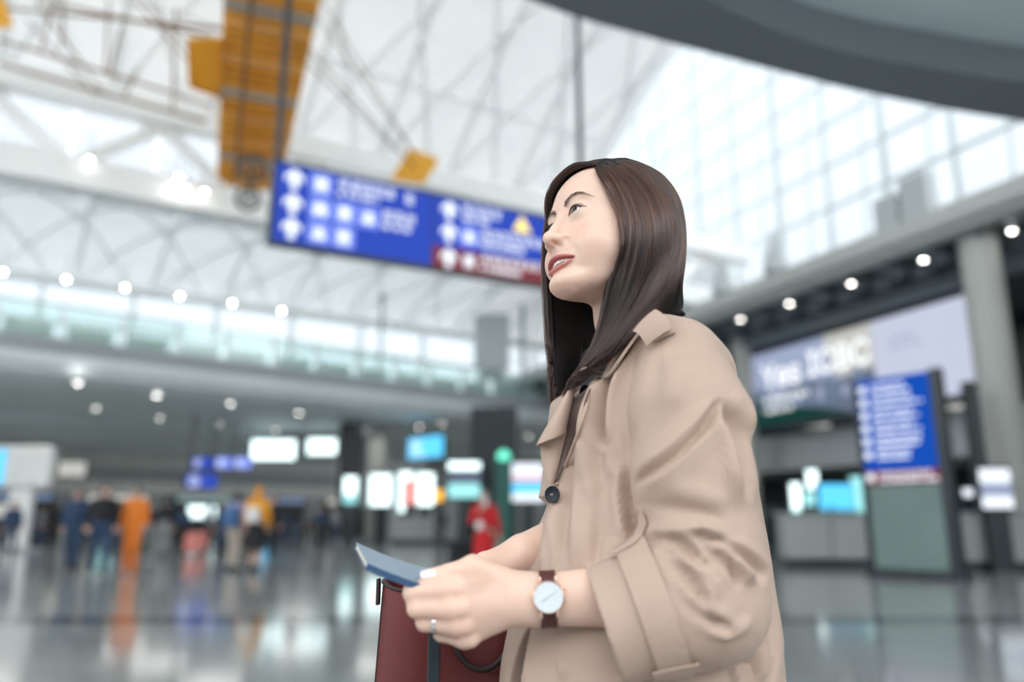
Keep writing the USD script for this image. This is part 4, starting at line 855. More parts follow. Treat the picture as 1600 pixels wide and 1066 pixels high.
def badge(t, k, J):
    obj('badge', lathe([(0, 0), (.075, 0), (.075, .012), (0, .012)], 24).apply_transform(T.transformations.rotation_matrix(math.pi / 2, [0, 1, 0])).apply_translation(J(.15, -.06, 1.06)), 'white_cloth', t)
    obj('phone', bevel_box(J(.16, .05, 1.46), (.02, .075, .15), .008, 6), 'white_cloth', t, smooth=40)
    sidebag('black_cloth', (.02, -.28, .98), (.28, .14, .26))(t, k, J)
figure('person', F(756, 912), 1.64, -1.75, 'woman in a red uniform coat holding a phone to her mouth', 'red_uniform', 'red_uniform', hair_='grey_hair', pose='stand', skirt=.42, arms=([(.10, .25, 1.10), (.02, -.24, 1.10)], [(.15, .06, 1.38), (.10, .30, .88)]) if 0 else ([(.08, -.24, 1.10), (.04, .26, 1.08)][::-1], [(.05, .30, .84), (.17, -.02, 1.36)]), extra=badge)
for i, (px, py, m_, lab) in enumerate(((300, 868, 'pink_plastic', 'pink suitcase on the floor in front of the grey person'), (311, 864, 'pink_plastic', 'second pink suitcase, right of the first'), (720, 900, 'black_cloth', 'black bag on the floor beside the red uniform'))):
    c = F(px, py); t = thing('luggage', (c[0], c[1], 0), .3 * i, label=lab, cat='suitcase' if i < 2 else 'bag'); obj('luggage_shell', bevel_box((0, 0, .40), (.5, .3, .62), .06, 8), m_, t, smooth=40)
    for s in (-.18, .18): obj('wheel', cyl((s, -.1, .05), (s, .1, .05), .05, sides=14), 'rubber', t); 
    obj('luggage_handle', tube([(-.1, 0, .7), (-.1, 0, .95), (.1, 0, .95), (.1, 0, .7)], .015, 6), 'dark_frame', t)

# ------------------------------------------------------------------ the woman
HEAD_YPR = np.radians([-152.0, 11.8, 8.6]); HEAD_AT = np.array([.1364, 1.0290, 1.4915])
def rot_ypr(yaw, pitch, roll):
    cy, sy, cp, sp, cr, sr = math.cos(yaw), math.sin(yaw), math.cos(pitch), math.sin(pitch), math.cos(roll), math.sin(roll)
    return np.array([[cy, -sy, 0], [sy, cy, 0], [0, 0, 1]]) @ np.array([[cp, 0, -sp], [0, 1, 0], [sp, 0, cp]]) @ np.array([[1, 0, 0], [0, cr, -sr], [0, sr, cr]])
HR = rot_ypr(*HEAD_YPR)
def h2w(p): return np.asarray(p) @ HR.T + HEAD_AT
def w2h(p): return (np.asarray(p) - HEAD_AT) @ HR
SKIN = np.array([.74, .505, .40])
def head_tint(v):
    """natural colour and make-up of the face, v in the head frame"""
    y, z, x = np.abs(v[:, 1]), zface(v[:, 2]), v[:, 0]
    c = np.tile(SKIN, (len(v), 1)).astype(float)
    blush = np.exp(-(((y - .042) / .016) ** 2 + ((z + .030) / .014) ** 2)) * (x > .02)
    c += (np.array([.70, .36, .29]) - SKIN) * (blush * .38)[:, None]
    lip = np.full(len(v), 9.0)
    near = (x > .06) & (z < -.045) & (z > -.105) & (y < .04)
    s = np.stack([x, y, z], 1)[near].astype(np.float32); dd = np.full(len(s), 9.0)
    for up in (True, False):
        P, R_ = lip_pts(up); dd = np.minimum(dd, chain(s, P[6:], R_[6:]))
    lip[near] = dd
    k = np.clip((.0011 - lip) / .0008, 0, 1)[:, None]
    c = c * (1 - k) + np.where((zface(v[:, 2]) > -.0755)[:, None], [.40, .125, .12], [.52, .20, .175]) * k
    t, zu, zl = mouth_lines(y)
    inside = (x < .0800 - .012 * t * t) & (z < zu + .001) & (z > zl - .001) & (y < MOUTH_W) & (x > .05)
    c[inside] = [.13, .03, .03]
    t, up, lo = lid_lines(y); pit = (np.abs(t) < 1.05) & (z < up + .0016) & (z > lo - .0012) & (x > .06) & (np.linalg.norm(np.stack([x, y, z], 1) - EYE_C, axis=1) < .0131)
    c[pit] = [.72, .55, .52]
    # eye liner and soft shade on the upper lid
    t, up, lo = lid_lines(y)
    e = (np.abs(t) < 1.25) & (x > .055) & (np.abs(z) < .02) & (np.linalg.norm(np.stack([x,y,z],1)-EYE_C,axis=1) > .0131)
    ln = np.exp(-((z - up - .0010) / .0006) ** 2) * e * (t > -.82) * (t < 1.02) * .7
    ln = np.maximum(ln, np.exp(-((z - lo + .0002) / .0006) ** 2) * e * (np.abs(t) < .8) * .2)
    wing = np.exp(-((z - (.0012 + .0022 * (t - 1))) / .0007) ** 2) * ((t > .9) & (t < 1.3)) * e * .8
    ln = np.maximum(ln, wing)[:, None]
    c = c * (1 - ln) + np.array([.02, .012, .012]) * ln
    # eyebrows: powdered shape under the single hairs
    tb = (y - .0110) / .0390; bz = brow_z(tb); bw = .0050 * np.clip((1.04 - tb) / .55, 0, 1) ** .7 * np.clip((tb + .06) / .10, 0, 1) + 1e-5
    kb = np.clip(1.25 - np.abs(z - bz) / bw, 0, 1) * ((tb > -.06) & (tb < 1.03) & (x > .04))
    kb = (kb * .85)[:, None]
    c = c * (1 - kb) + np.array([.17, .100, .085]) * kb
    return c
def brow_z(tb):
    return .0155 + .0075 * np.sin(np.clip(tb, 0, 1) ** .9 * 2.35) - .0042 * np.clip(tb, 0, 1) ** 3
person = thing('person', label='woman in beige trench coat looking up to the left, holding a passport', cat='person')
def eyeball(side):
    n_t, n_p = 40, 48
    th = np.concatenate([np.linspace(0, .62, 22), np.linspace(.66, np.pi, n_t - 22)]); ph = np.arange(n_p) * 2 * np.pi / n_p
    gaze = np.array([1, side * .02, .02]); gaze /= np.linalg.norm(gaze)
    a, b = frame_of(gaze[None]); a, b = a[0], b[0]
    rr = EYE_R - .0003 + .0008 * np.clip(1 - th / .5, 0, 1) ** .7
    P = rr[None, :, None] * (np.cos(th)[None, :, None] * gaze + np.sin(th)[None, :, None] * (np.cos(ph)[:, None, None] * a + np.sin(ph)[:, None, None] * b))
    m = grid(P + EYE_C * [1, side, 1], wrap_u=True)
    tt = np.tile(th, n_p)
    col = np.where(tt[:, None] < .17, [.004, .004, .004], np.where(tt[:, None] < .47, [.008, .004, .003], np.where(tt[:, None] < .52, [.02, .012, .01], [.80, .77, .76])))
    return tm(h2w(m.vertices), m.faces), col
for sd in (1, -1):
    m, c = eyeball(sd); obj('eyeball', m, 'eye', person, smooth=True, tint=c)
teeth = thing('teeth', parent=person)
def arch(s_):                                   # dental arch by arc length from the middle
    y = .0255 * np.sin(np.clip(s_ / .0300, -1.5, 1.5)); return np.array([.0815 - .0155 * (np.abs(y) / .0255) ** 2.0, y])
pos = 0.0
for wd, ht in ((.0082, .0102), (.0066, .0090), (.0074, .0096), (.0068, .0082), (.0068, .0076)):
    sc = pos + wd / 2; pos += wd
    for sd in (1, -1):
        p0, p1 = arch(sc - .001), arch(sc + .001); tg = (p1 - p0) / np.linalg.norm(p1 - p0); nrm = np.array([tg[1], -tg[0]])
        c2 = arch(sc); zt = -.0655; b = bevel_box((0, 0, 0), (wd * .97, .0058, ht), .0018, 10)
        v = b.vertices; k = 1 + .10 * (v[:, 2] < 0) * 1.0 - .05
        sag = (v[:, 0] / wd * 2) ** 2 * .0010
        X = c2[0] + tg[0] * v[:, 0] * k + nrm[0] * (v[:, 1] - sag); Y = c2[1] + tg[1] * v[:, 0] * k + nrm[1] * (v[:, 1] - sag)
        m = tm(h2w(np.stack([X, sd * Y, zreal(zt - ht / 2 + v[:, 2])], 1)), b.faces if sd > 0 else b.faces[:, ::-1])
        obj('tooth', m, 'tooth', teeth, smooth=50)

# ---- arms, hands and neck: one continuous skin with the head
TF = np.array([-.94, -.342, 0]); TL = np.array([.342, -.94, 0])      # torso forward and her left
ELB, WR = D(1135, 925, .855), D(838, 937, .852)
HAND = dict(
    index=D((697, 921, .836), (646, 926, .838), (652, 921, .862), (672, 914, .874)),
    middle=D((704, 950, .831), (652, 950, .834), (662, 946, .858), (684, 938, .870)),
    ring=D((713, 976, .834), (665, 972, .839), (677, 966, .861), (699, 958, .872)),
    little=D((726, 997, .841), (691, 989, .848), (698, 981, .866), (715, 973, .876)))
HR_ = dict(index=(.0122, .0106, .0092, .0080), middle=(.0122, .0104, .0090, .0080), ring=(.0117, .0099, .0086, .0076), little=(.0107, .0090, .0078, .0068))
THUMB = D((806, 918, .857), (739, 887, .848), (702, 894, .846), (668, 901, .843)); THR = (.0165, .0122, .0088, .0074)
FA = (WR - ELB) / np.linalg.norm(WR - ELB)
def sdf_forearm(p):
    q = p.copy(); c = WR; q = q - c; s = q[:, 1].copy(); q[:, 1] = s / .78
    e = (ELB - c); e = e * [1, 1 / .78, 1]
    return cap(q.astype(np.float32), (0, 0, 0), e, .0262, .0400) * .85
def sdf_handL(p):
    d = sdf_forearm(p)
    palm = None
    for k, r0, r1 in (('index', .0150, .0120), ('middle', .0165, .0125), ('ring', .0160, .0120), ('little', .0140, .0108)):
        m = HAND[k][0]; w = WR + (m - WR) * .12 + np.array([0, .002, 0]); away = np.array([0, .0035, 0])
        e = cap(p, w + away, m + away, r0, r1); palm = e if palm is None else smin(palm, e, .012)
    thenar = cap(p, THUMB[0], THUMB[1], .0160, .0132)
    palm = smin(palm, thenar, .012)
    palm = smin(palm, cap(p, D(770, 935, .852), D(728, 950, .850), .016, .014), .012)
    palm = smin(palm, cap(p, D(738, 908, .846), D(678, 916, .848), .0125, .0085), .010)
    d = smin(d, palm, .016)
    th = chain(p, THUMB[1:], THR[1:], .002)
    d = smin(d, th, .005)
    for k, P in HAND.items():
        P2 = np.vstack([P[0] + (P[0] - P[1]) * .25, P]); r = (HR_[k][0] * .85,) + HR_[k]
        f = chain(p, P2, r, .0015); f = smin(f, ell(p, P[1], np.full(3, HR_[k][1] * 1.06)), .002)
        d = smin(d, f, .0058)
    # webs between the fingers stay open
    return d
WR2, KN2 = D(822, 864, .985), D(752, 884, .968)
R_MCP = D((757, 878, .955), (752, 885, .970), (752, 892, .985), (757, 899, 1.000))
def sdf_handR(p):
    d = cap(p, D(905, 838, 1.03), WR2, .036, .0245)
    for i, m in enumerate(R_MCP):
        d = smin(d, cap(p, WR2 + (m - WR2) * .15, m, .0165, .0115), .012)
    for i, m in enumerate(R_MCP):
        a = m + np.array([-.028, .004, -.018]); b = a + np.array([.006, .002, -.024]); c = b + np.array([.020, 0, .002])
        d = smin(d, chain(p, [m, a, b, c], [.0112, .0098, .0088, .0078], .0015), .004)
    th = chain(p, [WR2 + np.array([-.018, -.012, -.010]), WR2 + np.array([-.048, -.026, -.022]), WR2 + np.array([-.072, -.026, -.034]), WR2 + np.array([-.092, -.020, -.040])], [.016, .013, .0105, .0085], .002)
    return smin(d, th, .006)
NK0, NK1, NK2 = h2w((-.016, 0, -.040)), D(986, 500, 1.075), D(1012, 560, 1.085)
def sdf_skin(p):
    d = sdf_head(w2h(p).astype(np.float32))
    n = chain(p, [NK0, NK1, NK2], [.046, .0475, .058], .01)
    return smin(d, n, .022)
neckhead = surface(sdf_skin, HEAD_AT + [-.145, -.14, -.26], HEAD_AT + [.15, .14, .15], .0011, 1)
hl_ = surface(sdf_handL, np.min([*HAND['index'], *HAND['little'], *THUMB, WR], 0) - .03, [.16, WR[1] + .05, WR[2] + .09], .0016, 2)
fa_ = surface(sdf_forearm, [WR[0] + .10, WR[1] - .06, WR[2] - .08], ELB + .06, .004, 2)
hr_ = surface(sdf_handR, np.min([*R_MCP, WR2], 0) - [.05, .03, .07], [.15, WR2[1] + .08, WR2[2] + .08], .002, 2)
BZ = [.10, .42, .80, .95, 1.10, 1.22, 1.30, 1.345, 1.385]      # legs and trunk under the clothes
def sdf_trunk(p):
    d = chain(p, [(.165, 1.055, .93), (.165, 1.055, 1.10), (.165, 1.06, 1.24), (.170, 1.06, 1.29)], [.100, .084, .090, .055], .03)
    for s in (1, -1):
        hip = np.array([.165, 1.055, .88]) + TL * s * .075
        d = smin(d, chain(p, [hip, hip + TF * .02 + [0, 0, -.40], hip + TF * -.01 + [0, 0, -.80]], [.082, .055, .038], .01), .03)
        foot = hip + [0, 0, -.80]
        d = smin(d, cap(p, foot + [0, 0, -.045], foot + TF * .15 + [0, 0, -.058], .030, .022), .02)
        sh = np.array([.168, 1.055, 1.290]) + TL * s * .12
        el = ELB if s > 0 else D(975, 835, 1.14)
        wr = WR * .3 + ELB * .7 if s > 0 else D(905, 838, 1.03)
        d = smin(d, chain(p, [sh, el, wr], [.036, .036, .033], .01), .02)
    return d
trunk = surface(sdf_trunk, (-.20, .72, -.03), (.50, 1.36, 1.42), .011, 1)
v_ = np.vstack([neckhead.vertices, hl_.vertices, fa_.vertices, hr_.vertices, trunk.vertices])
skin_all = cat([neckhead, hl_, fa_, hr_, trunk])
tint_ = np.tile(SKIN, (len(skin_all.vertices), 1)).astype(float)
tint_[:len(neckhead.vertices)] = head_tint(w2h(neckhead.vertices))
for k in HAND:                                                     # knuckles a little redder
    for j, a in ((0, .22), (1, .16)):
        g = np.exp(-(np.linalg.norm(skin_all.vertices - HAND[k][j], axis=1) / .014) ** 2)[:, None] * a
        tint_ = tint_ * (1 - g) + np.array([.72, .38, .30]) * g
obj('body', skin_all, 'skin', person, smooth=True, tint=tint_)
# nails
def nail(at, fwd, up, w, l, par=None):
    fwd = fwd / np.linalg.norm(fwd); up = up - fwd * (up @ fwd); up /= np.linalg.norm(up); sd = np.cross(fwd, up)
    u, v = np.meshgrid(np.linspace(-1, 1, 9), np.linspace(-1, 1, 11), indexing='ij')
    wv = w * np.where(v > 0, np.sqrt(np.maximum(1 - (v * .75) ** 4, 0)), 1)
    P = at + sd * (u * wv)[..., None] + fwd * (v * l)[..., None] - up * ((u * w) ** 2 / (w * 2.1))[..., None] - up * (np.maximum(v, 0) ** 2 * .0006)[..., None]
    return obj('fingernail', sheet(P, .0007), 'nail', person, smooth=40)
tdir = THUMB[3] - THUMB[2]
nail(THUMB[3] + tdir / np.linalg.norm(tdir) * -.0005 + np.array([0, -.0056, .0052]), tdir, np.array([0, -.9, 1.0]), .0056, .0078)

# ---- the trench coat
_cz = [.46, .93, 1.064, 1.17, 1.26, 1.32, 1.35, 1.38, 1.42]
CX = pch(_cz, [.155, .160, .163, .165, .168, .170, .172, .174, .178]); CY = pch(_cz, [1.055] * 5 + [1.052, 1.05, 1.05, 1.05])
CAF = pch(_cz, [.205, .194, .166, .122, .113, .100, .085, .068, .055]); CAB = pch(_cz, [.235, .182, .170, .150, .125, .105, .085, .070, .058])
CB = pch(_cz, [.210, .160, .152, .150, .150, .145, .110, .078, .062])
SLEEVE = D((1058, 566, .960), (1074, 640, .915), (1082, 750, .885), (1096, 860, .868), (1098, 938, .855), (1036, 946, .853), (945, 977, .853))
SLR = (.050, .0625, .0640, .0640, .0660, .0625, .0640)
SLEEVE2 = D((940, 560, 1.19), (948, 680, 1.16), (955, 800, 1.13), (925, 830, 1.07), (893, 846, 1.03)); SLR2 = (.045, .055, .055, .050, .040)
COAT_SN = pch([.46, .951, 1.006, 1.067, 1.111, 1.16], [.070, .055, .056, .047, .031, .020]); COAT_SF = pch([.46, .94, .98, 1.006, 1.067, 1.09, 1.111], [-.06, .012, .022, .032, .029, .023, .029])
def torso_frame(p):
    z = np.clip(p[:, 2], .46, 1.42); dx, dy = p[:, 0] - CX(z), p[:, 1] - CY(z)
    return dx * TF[0] + dy * TF[1], dx * TL[0] + dy * TL[1], z
def sdf_coat(p):
    u, s, z = torso_frame(p)
    a = np.where(u > 0, CAF(z), CAB(z)); g = np.sqrt((u / a) ** 2 + (s / CB(z)) ** 2); r = np.hypot(u, s)
    d = np.where(g > .2, r * (1 - 1 / np.maximum(g, .2)), -.04) * .9
    d = np.maximum(d, np.maximum(.50 - p[:, 2], p[:, 2] - 1.385))
    near = smin(cap(p, D(1005, 535, 1.02), SLEEVE[0], .045, .050), chain(p, SLEEVE, SLR, .02), .02)
    near = smin(near, cap(p, D(1033, 541, 1.03), D(1080, 586, .985), .045, .054), .015)
    far = smin(cap(p, D(985, 540, 1.12), SLEEVE2[0], .04, .045), chain(p, SLEEVE2, SLR2, .01), .02)
    # cuffs: cut square and hollow
    cut = []
    for dd, S, R_ in ((near, SLEEVE, SLR), (far, SLEEVE2, SLR2)):
        ax = (S[-1] - S[-2]) / np.linalg.norm(S[-1] - S[-2]); q = p - S[-1]; h = q @ ax; rad = np.linalg.norm(q - h[:, None] * ax, axis=1)
        dd = np.maximum(dd, np.where((rad < .12) & (h > -.06), h, -1))
        cut.append(smax(dd, -np.maximum(rad - R_[-1] + .0055, -h - .055), .002))
    d = smin(d, cut[0], .005); d = smin(d, cut[1], .012)
    # neckline
    zc = 1.345 - .66 * u + np.maximum(np.abs(s) - .075, 0) * 2.5
    d = smax(d, np.where(np.hypot(u + .01, s) < .15, (p[:, 2] - zc) * .8, -1), .006)
    # the far front lies under the near one, and the skirt falls open below the button
    zz = np.clip(p[:, 2], .46, 1.16); sn, sf = COAT_SN(zz), COAT_SF(zz)
    st = np.clip((sn - s) / .004, 0, 1) * np.clip((u - .03) / .02, 0, 1) * np.clip((1.15 - p[:, 2]) / .01, 0, 1)
    d = d + .014 * st
    w = np.maximum(np.maximum(s - sn, sf - s), np.maximum(.05 - u, p[:, 2] - 1.105))
    d = smax(d, -w, .002)
    return d
coat_hi = surface(sdf_coat, (-.10, .72, .885), (.46, 1.32, 1.40), .0025, 1)
coat_lo = surface(sdf_coat, (-.16, .78, .48), (.48, 1.32, .900), .0090, 1)
def strokes(P2, S, depth_ok):
    """height over the cloth of the folds: S = list of (pixel polyline, half width, height)"""
    out = np.zeros(len(P2))
    for pts, w, h in S:
        pts = resample(pts, 40) if len(pts) > 2 else resample(pts, 24)
        sel = (P2[:, 0] > pts[:, 0].min() - 4 * w) & (P2[:, 0] < pts[:, 0].max() + 4 * w) & (P2[:, 1] > pts[:, 1].min() - 4 * w) & (P2[:, 1] < pts[:, 1].max() + 4 * w) & depth_ok
        if not sel.any(): continue
        dd, ii = cKDTree(pts).query(P2[sel]); t = ii / (len(pts) - 1)
        tp = np.clip(np.minimum(t, 1 - t) / .22, 0, 1) ** .7 * .85 + .15
        we = w * (.45 + .55 * tp); out[sel] += h * tp * (np.exp(-(dd / we) ** 2) - (.42 if h < 0 else 0) * np.exp(-((dd - 1.9 * we) / we) ** 2))
    return out
V = -1
SL_F = [  # sleeve: (points), width px, height mm
    ([(993, 757), (1020, 739), (1052, 716), (1089, 680), (1112, 645), (1126, 628)], 6.5, -5.0),
    ([(990, 738), (1020, 720), (1050, 696), (1084, 660), (1104, 628)], 17, 4.0),
    ([(1000, 775), (1035, 752), (1072, 726), (1105, 690), (1122, 655)], 16, 3.0),
    ([(1130, 634), (1142, 660), (1154, 692), (1164, 730), (1170, 775)], 11, -7.0),
    ([(1140, 622), (1158, 626), (1170, 648), (1172, 690)], 12, 4.0),
    ([(1118, 660), (1134, 690), (1146, 735), (1152, 790)], 14, 4.0),
    ([(1015, 851), (1026, 843), (1045, 845), (1063, 850), (1088, 872), (1110, 887)], 7, -8.0),
    ([(1008, 852), (1020, 846), (1032, 842)], 9, -17.0),
    ([(1084, 834), (1106, 842), (1131, 849)], 7, -6.0),
    ([(1020, 824), (1045, 829), (1084, 824), (1115, 832), (1140, 845)], 11, 5.0),
    ([(990, 822), (1000, 815), (1012, 806)], 8, -4.0),
    ([(990, 836), (1006, 836), (1020, 832)], 7, 4.0),
    ([(1028, 859), (1042, 862), (1056, 869)], 5, -4.5),
    ([(1040, 878), (1062, 890), (1080, 908), (1096, 934), (1102, 950)], 7, -6.0),
    ([(1030, 900), (1050, 922), (1074, 945), (1116, 972), (1144, 988)], 8, -6.0),
    ([(1018, 885), (1028, 905), (1034, 925), (1036, 948)], 7, -6.0),
    ([(1034, 890), (1044, 897), (1053, 908)], 5, -4.0),
    ([(1082, 848), (1110, 862), (1138, 882), (1150, 900), (1154, 915)], 7, -6.0),
    ([(1128, 852), (1160, 870), (1184, 890), (1193, 910)], 8, -6.0),
    ([(1060, 862), (1090, 884), (1112, 905), (1124, 935)], 8, 4.5),
    ([(1048, 872), (1078, 893), (1100, 920), (1116, 950)], 7, 3.5),
    ([(1040, 900), (1066, 925), (1094, 950), (1130, 968)], 8, 4.0),
    ([(1110, 852), (1140, 868), (1162, 890), (1172, 918)], 8, 4.0),
    ([(1000, 868), (1014, 880), (1024, 905), (1026, 930)], 8, 5.0),
    ([(1120, 990), (1150, 985), (1172, 965)], 10, 3.0),
    ([(1045, 760), (1090, 770), (1140, 790)], 18, 2.5), ([(1020, 792), (1070, 800), (1130, 815)], 12, -2.0),
    ([(1060, 560), (1056, 600), (1050, 640)], 20, 2.0), ([(1030, 560), (1020, 620), (1010, 670)], 12, -1.5),
    ([(960, 950), (985, 990), (1015, 1040)], 8, 1.2), ([(930, 920), (950, 960), (980, 1020)], 7, -1.0)]
TO_F = [
    ([(925, 600), (915, 700), (905, 800), (900, 890)], 12, 4.0), ([(905, 640), (890, 720), (880, 800), (872, 890)], 8, -4.0), ([(935, 690), (938, 760), (935, 830), (930, 890)], 9, -4.5), ([(955, 760), (960, 820), (955, 885)], 10, 4.0), ([(976, 735), (985, 800), (990, 842)], 9, -9.0),
    ([(994, 520), (972, 555), (952, 590), (942, 630), (940, 672), (948, 700)], 7, -9.0),
    ([(985, 530), (965, 575), (960, 620), (962, 670), (978, 730)], 12, 2.5),
    ([(935, 600), (925, 650), (924, 700), (932, 760), (940, 820)], 14, 5.0),
    
    
    ([(912, 640), (900, 700), (892, 760), (886, 830), (882, 880)], 8, -2.6),
    ([(898, 690), (884, 740), (872, 800), (866, 880)], 9, 2.2),
    ([(952, 740), (955, 800), (950, 870)], 12, -4.0),
    ([(975, 770), (985, 830), (975, 870)], 12, 3.0),
    ([(905, 985), (905, 1020), (908, 1066)], 7, -5.0), ([(885, 985), (880, 1020), (878, 1066)], 9, 4.0), ([(930, 1000), (935, 1035), (940, 1070)], 9, 3.5), ([(955, 1010), (962, 1040), (966, 1070)], 8, -4.0),
    ([(862, 800), (852, 850), (846, 890)], 6, 2.5),
    ([(1186, 760), (1196, 830), (1204, 900), (1206, 980), (1200, 1066)], 9, -5.0), ([(1192, 740), (1212, 840), (1222, 930), (1230, 1066)], 10, 4.0),
    ([(1160, 1010), (1165, 1040), (1168, 1070)], 9, -5.0), ([(1185, 980), (1186, 1020), (1188, 1070)], 10, 4.0), ([(1140, 1030), (1146, 1066)], 9, 4.0)]
def fold(m):
    v = m.vertices.copy(); n = m.vertex_normals
    P2, z = proj(v)
    ds = np.minimum(chain(v.astype(np.float32), SLEEVE, SLR), cap(v.astype(np.float32), D(1005, 535, 1.02), SLEEVE[0], .045, .050) + .01)
    u, s, _ = torso_frame(v); a = np.where(u > 0, CAF(_), CAB(_)); dt = np.hypot(u, s) * (1 - 1 / np.maximum(np.sqrt((u / a) ** 2 + (s / CB(_)) ** 2), .2))
    sleeve = ds < dt
    facing = np.einsum('ij,ij->i', n, (CAM - v)) / np.linalg.norm(CAM - v, axis=1)
    wt = np.clip((facing + .1) / .35, 0, 1)
    inside = np.zeros(len(v), bool)
    ax = (SLEEVE[-1] - SLEEVE[-2]) / np.linalg.norm(SLEEVE[-1] - SLEEVE[-2]); q = v - SLEEVE[-1]; hh = q @ ax; rad = np.linalg.norm(q - hh[:, None] * ax, axis=1)
    inside |= (hh > -.06) & (rad < SLR[-1] - .002)
    front = v[:, 1] < 1.10
    d = strokes(P2, SL_F, sleeve & front & ~inside) + strokes(P2, TO_F, ~sleeve & front)
    band = np.where((rad < .10) & (hh < .02), np.clip((-hh - .078) / .03, .12, 1), 1)
    d = d * wt * .0018 * np.where(sleeve, band, 1)
    d += np.where(inside, 0, .0016) * noise1(v, 22., 3) + np.where(inside, 0, .0035) * noise1(v, 8., 9)
    # the skirt hangs in soft upright folds all round
    ang = np.arctan2(s, u); low = np.clip((1.15 - v[:, 2]) / .4, 0, 1) * ~sleeve
    d += low * .010 * np.sin(ang * 9 + 3 * noise1(v * [1, 1, .3], 6., 5)) * np.clip((v[:, 2] < 1.2), 0, 1) * np.where((np.abs(ang) < .5), .25, 1) * np.where(v[:, 2] > .92, .35, 1)
    from scipy.sparse import coo_matrix, diags
    e_ = m.edges_unique; W = coo_matrix((np.ones(2 * len(e_)), (np.r_[e_[:, 0], e_[:, 1]], np.r_[e_[:, 1], e_[:, 0]])), shape=(len(v), len(v))).tocsr(); W = diags(1 / np.maximum(np.asarray(W.sum(1)).ravel(), 1)) @ W
    for _ in range(3): d = .4 * d + .6 * (W @ d)
    ns_ = n.copy()
    for _ in range(4): ns_ = W @ ns_
    ns_ /= np.linalg.norm(ns_, axis=1, keepdims=True) + 1e-9
    return tm(v + ns_ * d[:, None], m.faces)
coat_hi_f = fold(coat_hi); coat_mesh = cat([coat_hi_f, fold(coat_lo)])
coat = thing('trench_coat', parent=person, label='beige cotton trench coat, sleeves pushed up')
obj('coat_cloth', coat_mesh, 'coat', coat, smooth=True)
# dark dress under the coat
dz = np.linspace(.42, 1.345, 24); ang = np.linspace(0, 2 * np.pi, 40, endpoint=False)
dg = np.array([[np.array([CX(z), CY(z), z]) + TF * np.cos(t) * (CAF(z) - .034 if z < 1.06 else min(CAF(z) * .8, .11)) * (1 if math.cos(t) > 0 else .8) + TL * np.sin(t) * min(CB(z) * .80, .115) for z in dz] for t in ang])
obj('dress', grid(dg, wrap_u=True), 'black_cloth', person, smooth=True, label='black dress showing in the gap of the coat front')
# lapel turned back over the far front edge: the flat upper leaf and the roll below it
A_ = D((905, 583, .996), (897, 612, .986), (889, 646, .978), (882, 676, .972))
Bm = D((902, 585, .990), (888, 616, .974), (874, 650, .962), (862, 686, .956))
Cc = D((899, 586, .992), (880, 625, .976), (859, 660, .968), (841, 695, .964))
Dd = D((900, 587, 1.000), (884, 628, .992), (866, 662, .988), (848, 696, .986))
obj('lapel', sheet(patch([A_, Bm, Cc, Dd], 30, 40), .0018), 'coat', coat, smooth=50)
A_ = D((887, 662, .986), (881, 690, .980), (873, 722, .974), (864, 757, .970)); Bm = D((868, 668, .976), (864, 700, .974), (862, 730, .970), (860, 757, .968)); Cc = D((846, 684, .982), (846, 714, .980), (851, 738, .974), (857, 757, .970))
obj('lapel_roll', sheet(patch([A_, Bm, Cc], 24, 30), .0016), 'coat', coat, smooth=50)
# lining between the lapel and near front, darkened to stand for the shadow there
coat_front = coat_hi_f; SURF = T.Trimesh(coat_front.vertices, coat_front.faces, process=False)
def on_coat(pts, off):
    """points of the coat's cloth seen at the pixels, lifted off it by off"""
    d_ = np.array([ray(*p) for p in pts]); d_ /= np.linalg.norm(d_, axis=1, keepdims=True)
    loc, ri, _ = SURF.ray.intersects_location(np.repeat(CAM[None], len(d_), 0), d_, multiple_hits=False)
    out = np.full((len(d_), 3), np.nan); out[ri] = loc - d_[ri] * off
    for i in np.nonzero(np.isnan(out[:, 0]))[0]: out[i] = CAM + d_[i] * 1.0
    return out
Fl = on_coat([(905, 588), (895, 622), (885, 664), (874, 712), (864, 752)], .0030); Fr = on_coat([(931, 590), (914, 632), (899, 680), (881, 726), (867, 756)], .0026); Fm = on_coat([(918, 589), (904, 627), (892, 672), (877, 719), (865, 754)], .0034)
obj('facing', sheet(patch([Fl, Fm, Fr], 12, 40), .0015), 'lining', coat, smooth=50, label='dark lining inside the open front')
E1_ = on_coat([(933, 588), (917, 632), (902, 680), (884, 726), (870, 757)], .0030)
obj('front_edge', tube(resample(E1_, 40), .0022, 8), 'coat', coat, smooth=True)
# near side of the collar, lying on the shoulder
L_ = on_coat([(1003, 514), (986, 535), (967, 562), (946, 587), (925, 582), (905, 589)], .013); U_ = on_coat([(994, 506), (975, 527), (954, 552), (936, 567), (920, 573), (907, 580)], .016)
L_[4:] = D((925, 583, .984), (904, 589, .992)); U_[4:] = D((919, 573, .988), (906, 579, .996)); L_[3] = (L_[3] + D(946, 587, .978)) / 2
M_ = (L_ + U_) / 2 + (CAM - L_) * .006; B_ = L_ + (L_ - U_) * .06 - (CAM - L_) * .008
obj('collar', sheet(patch([U_, M_, L_, (L_ + B_) / 2 + np.array([.001, 0, .001])], 18, 44), .0020), 'coat', coat, smooth=50)
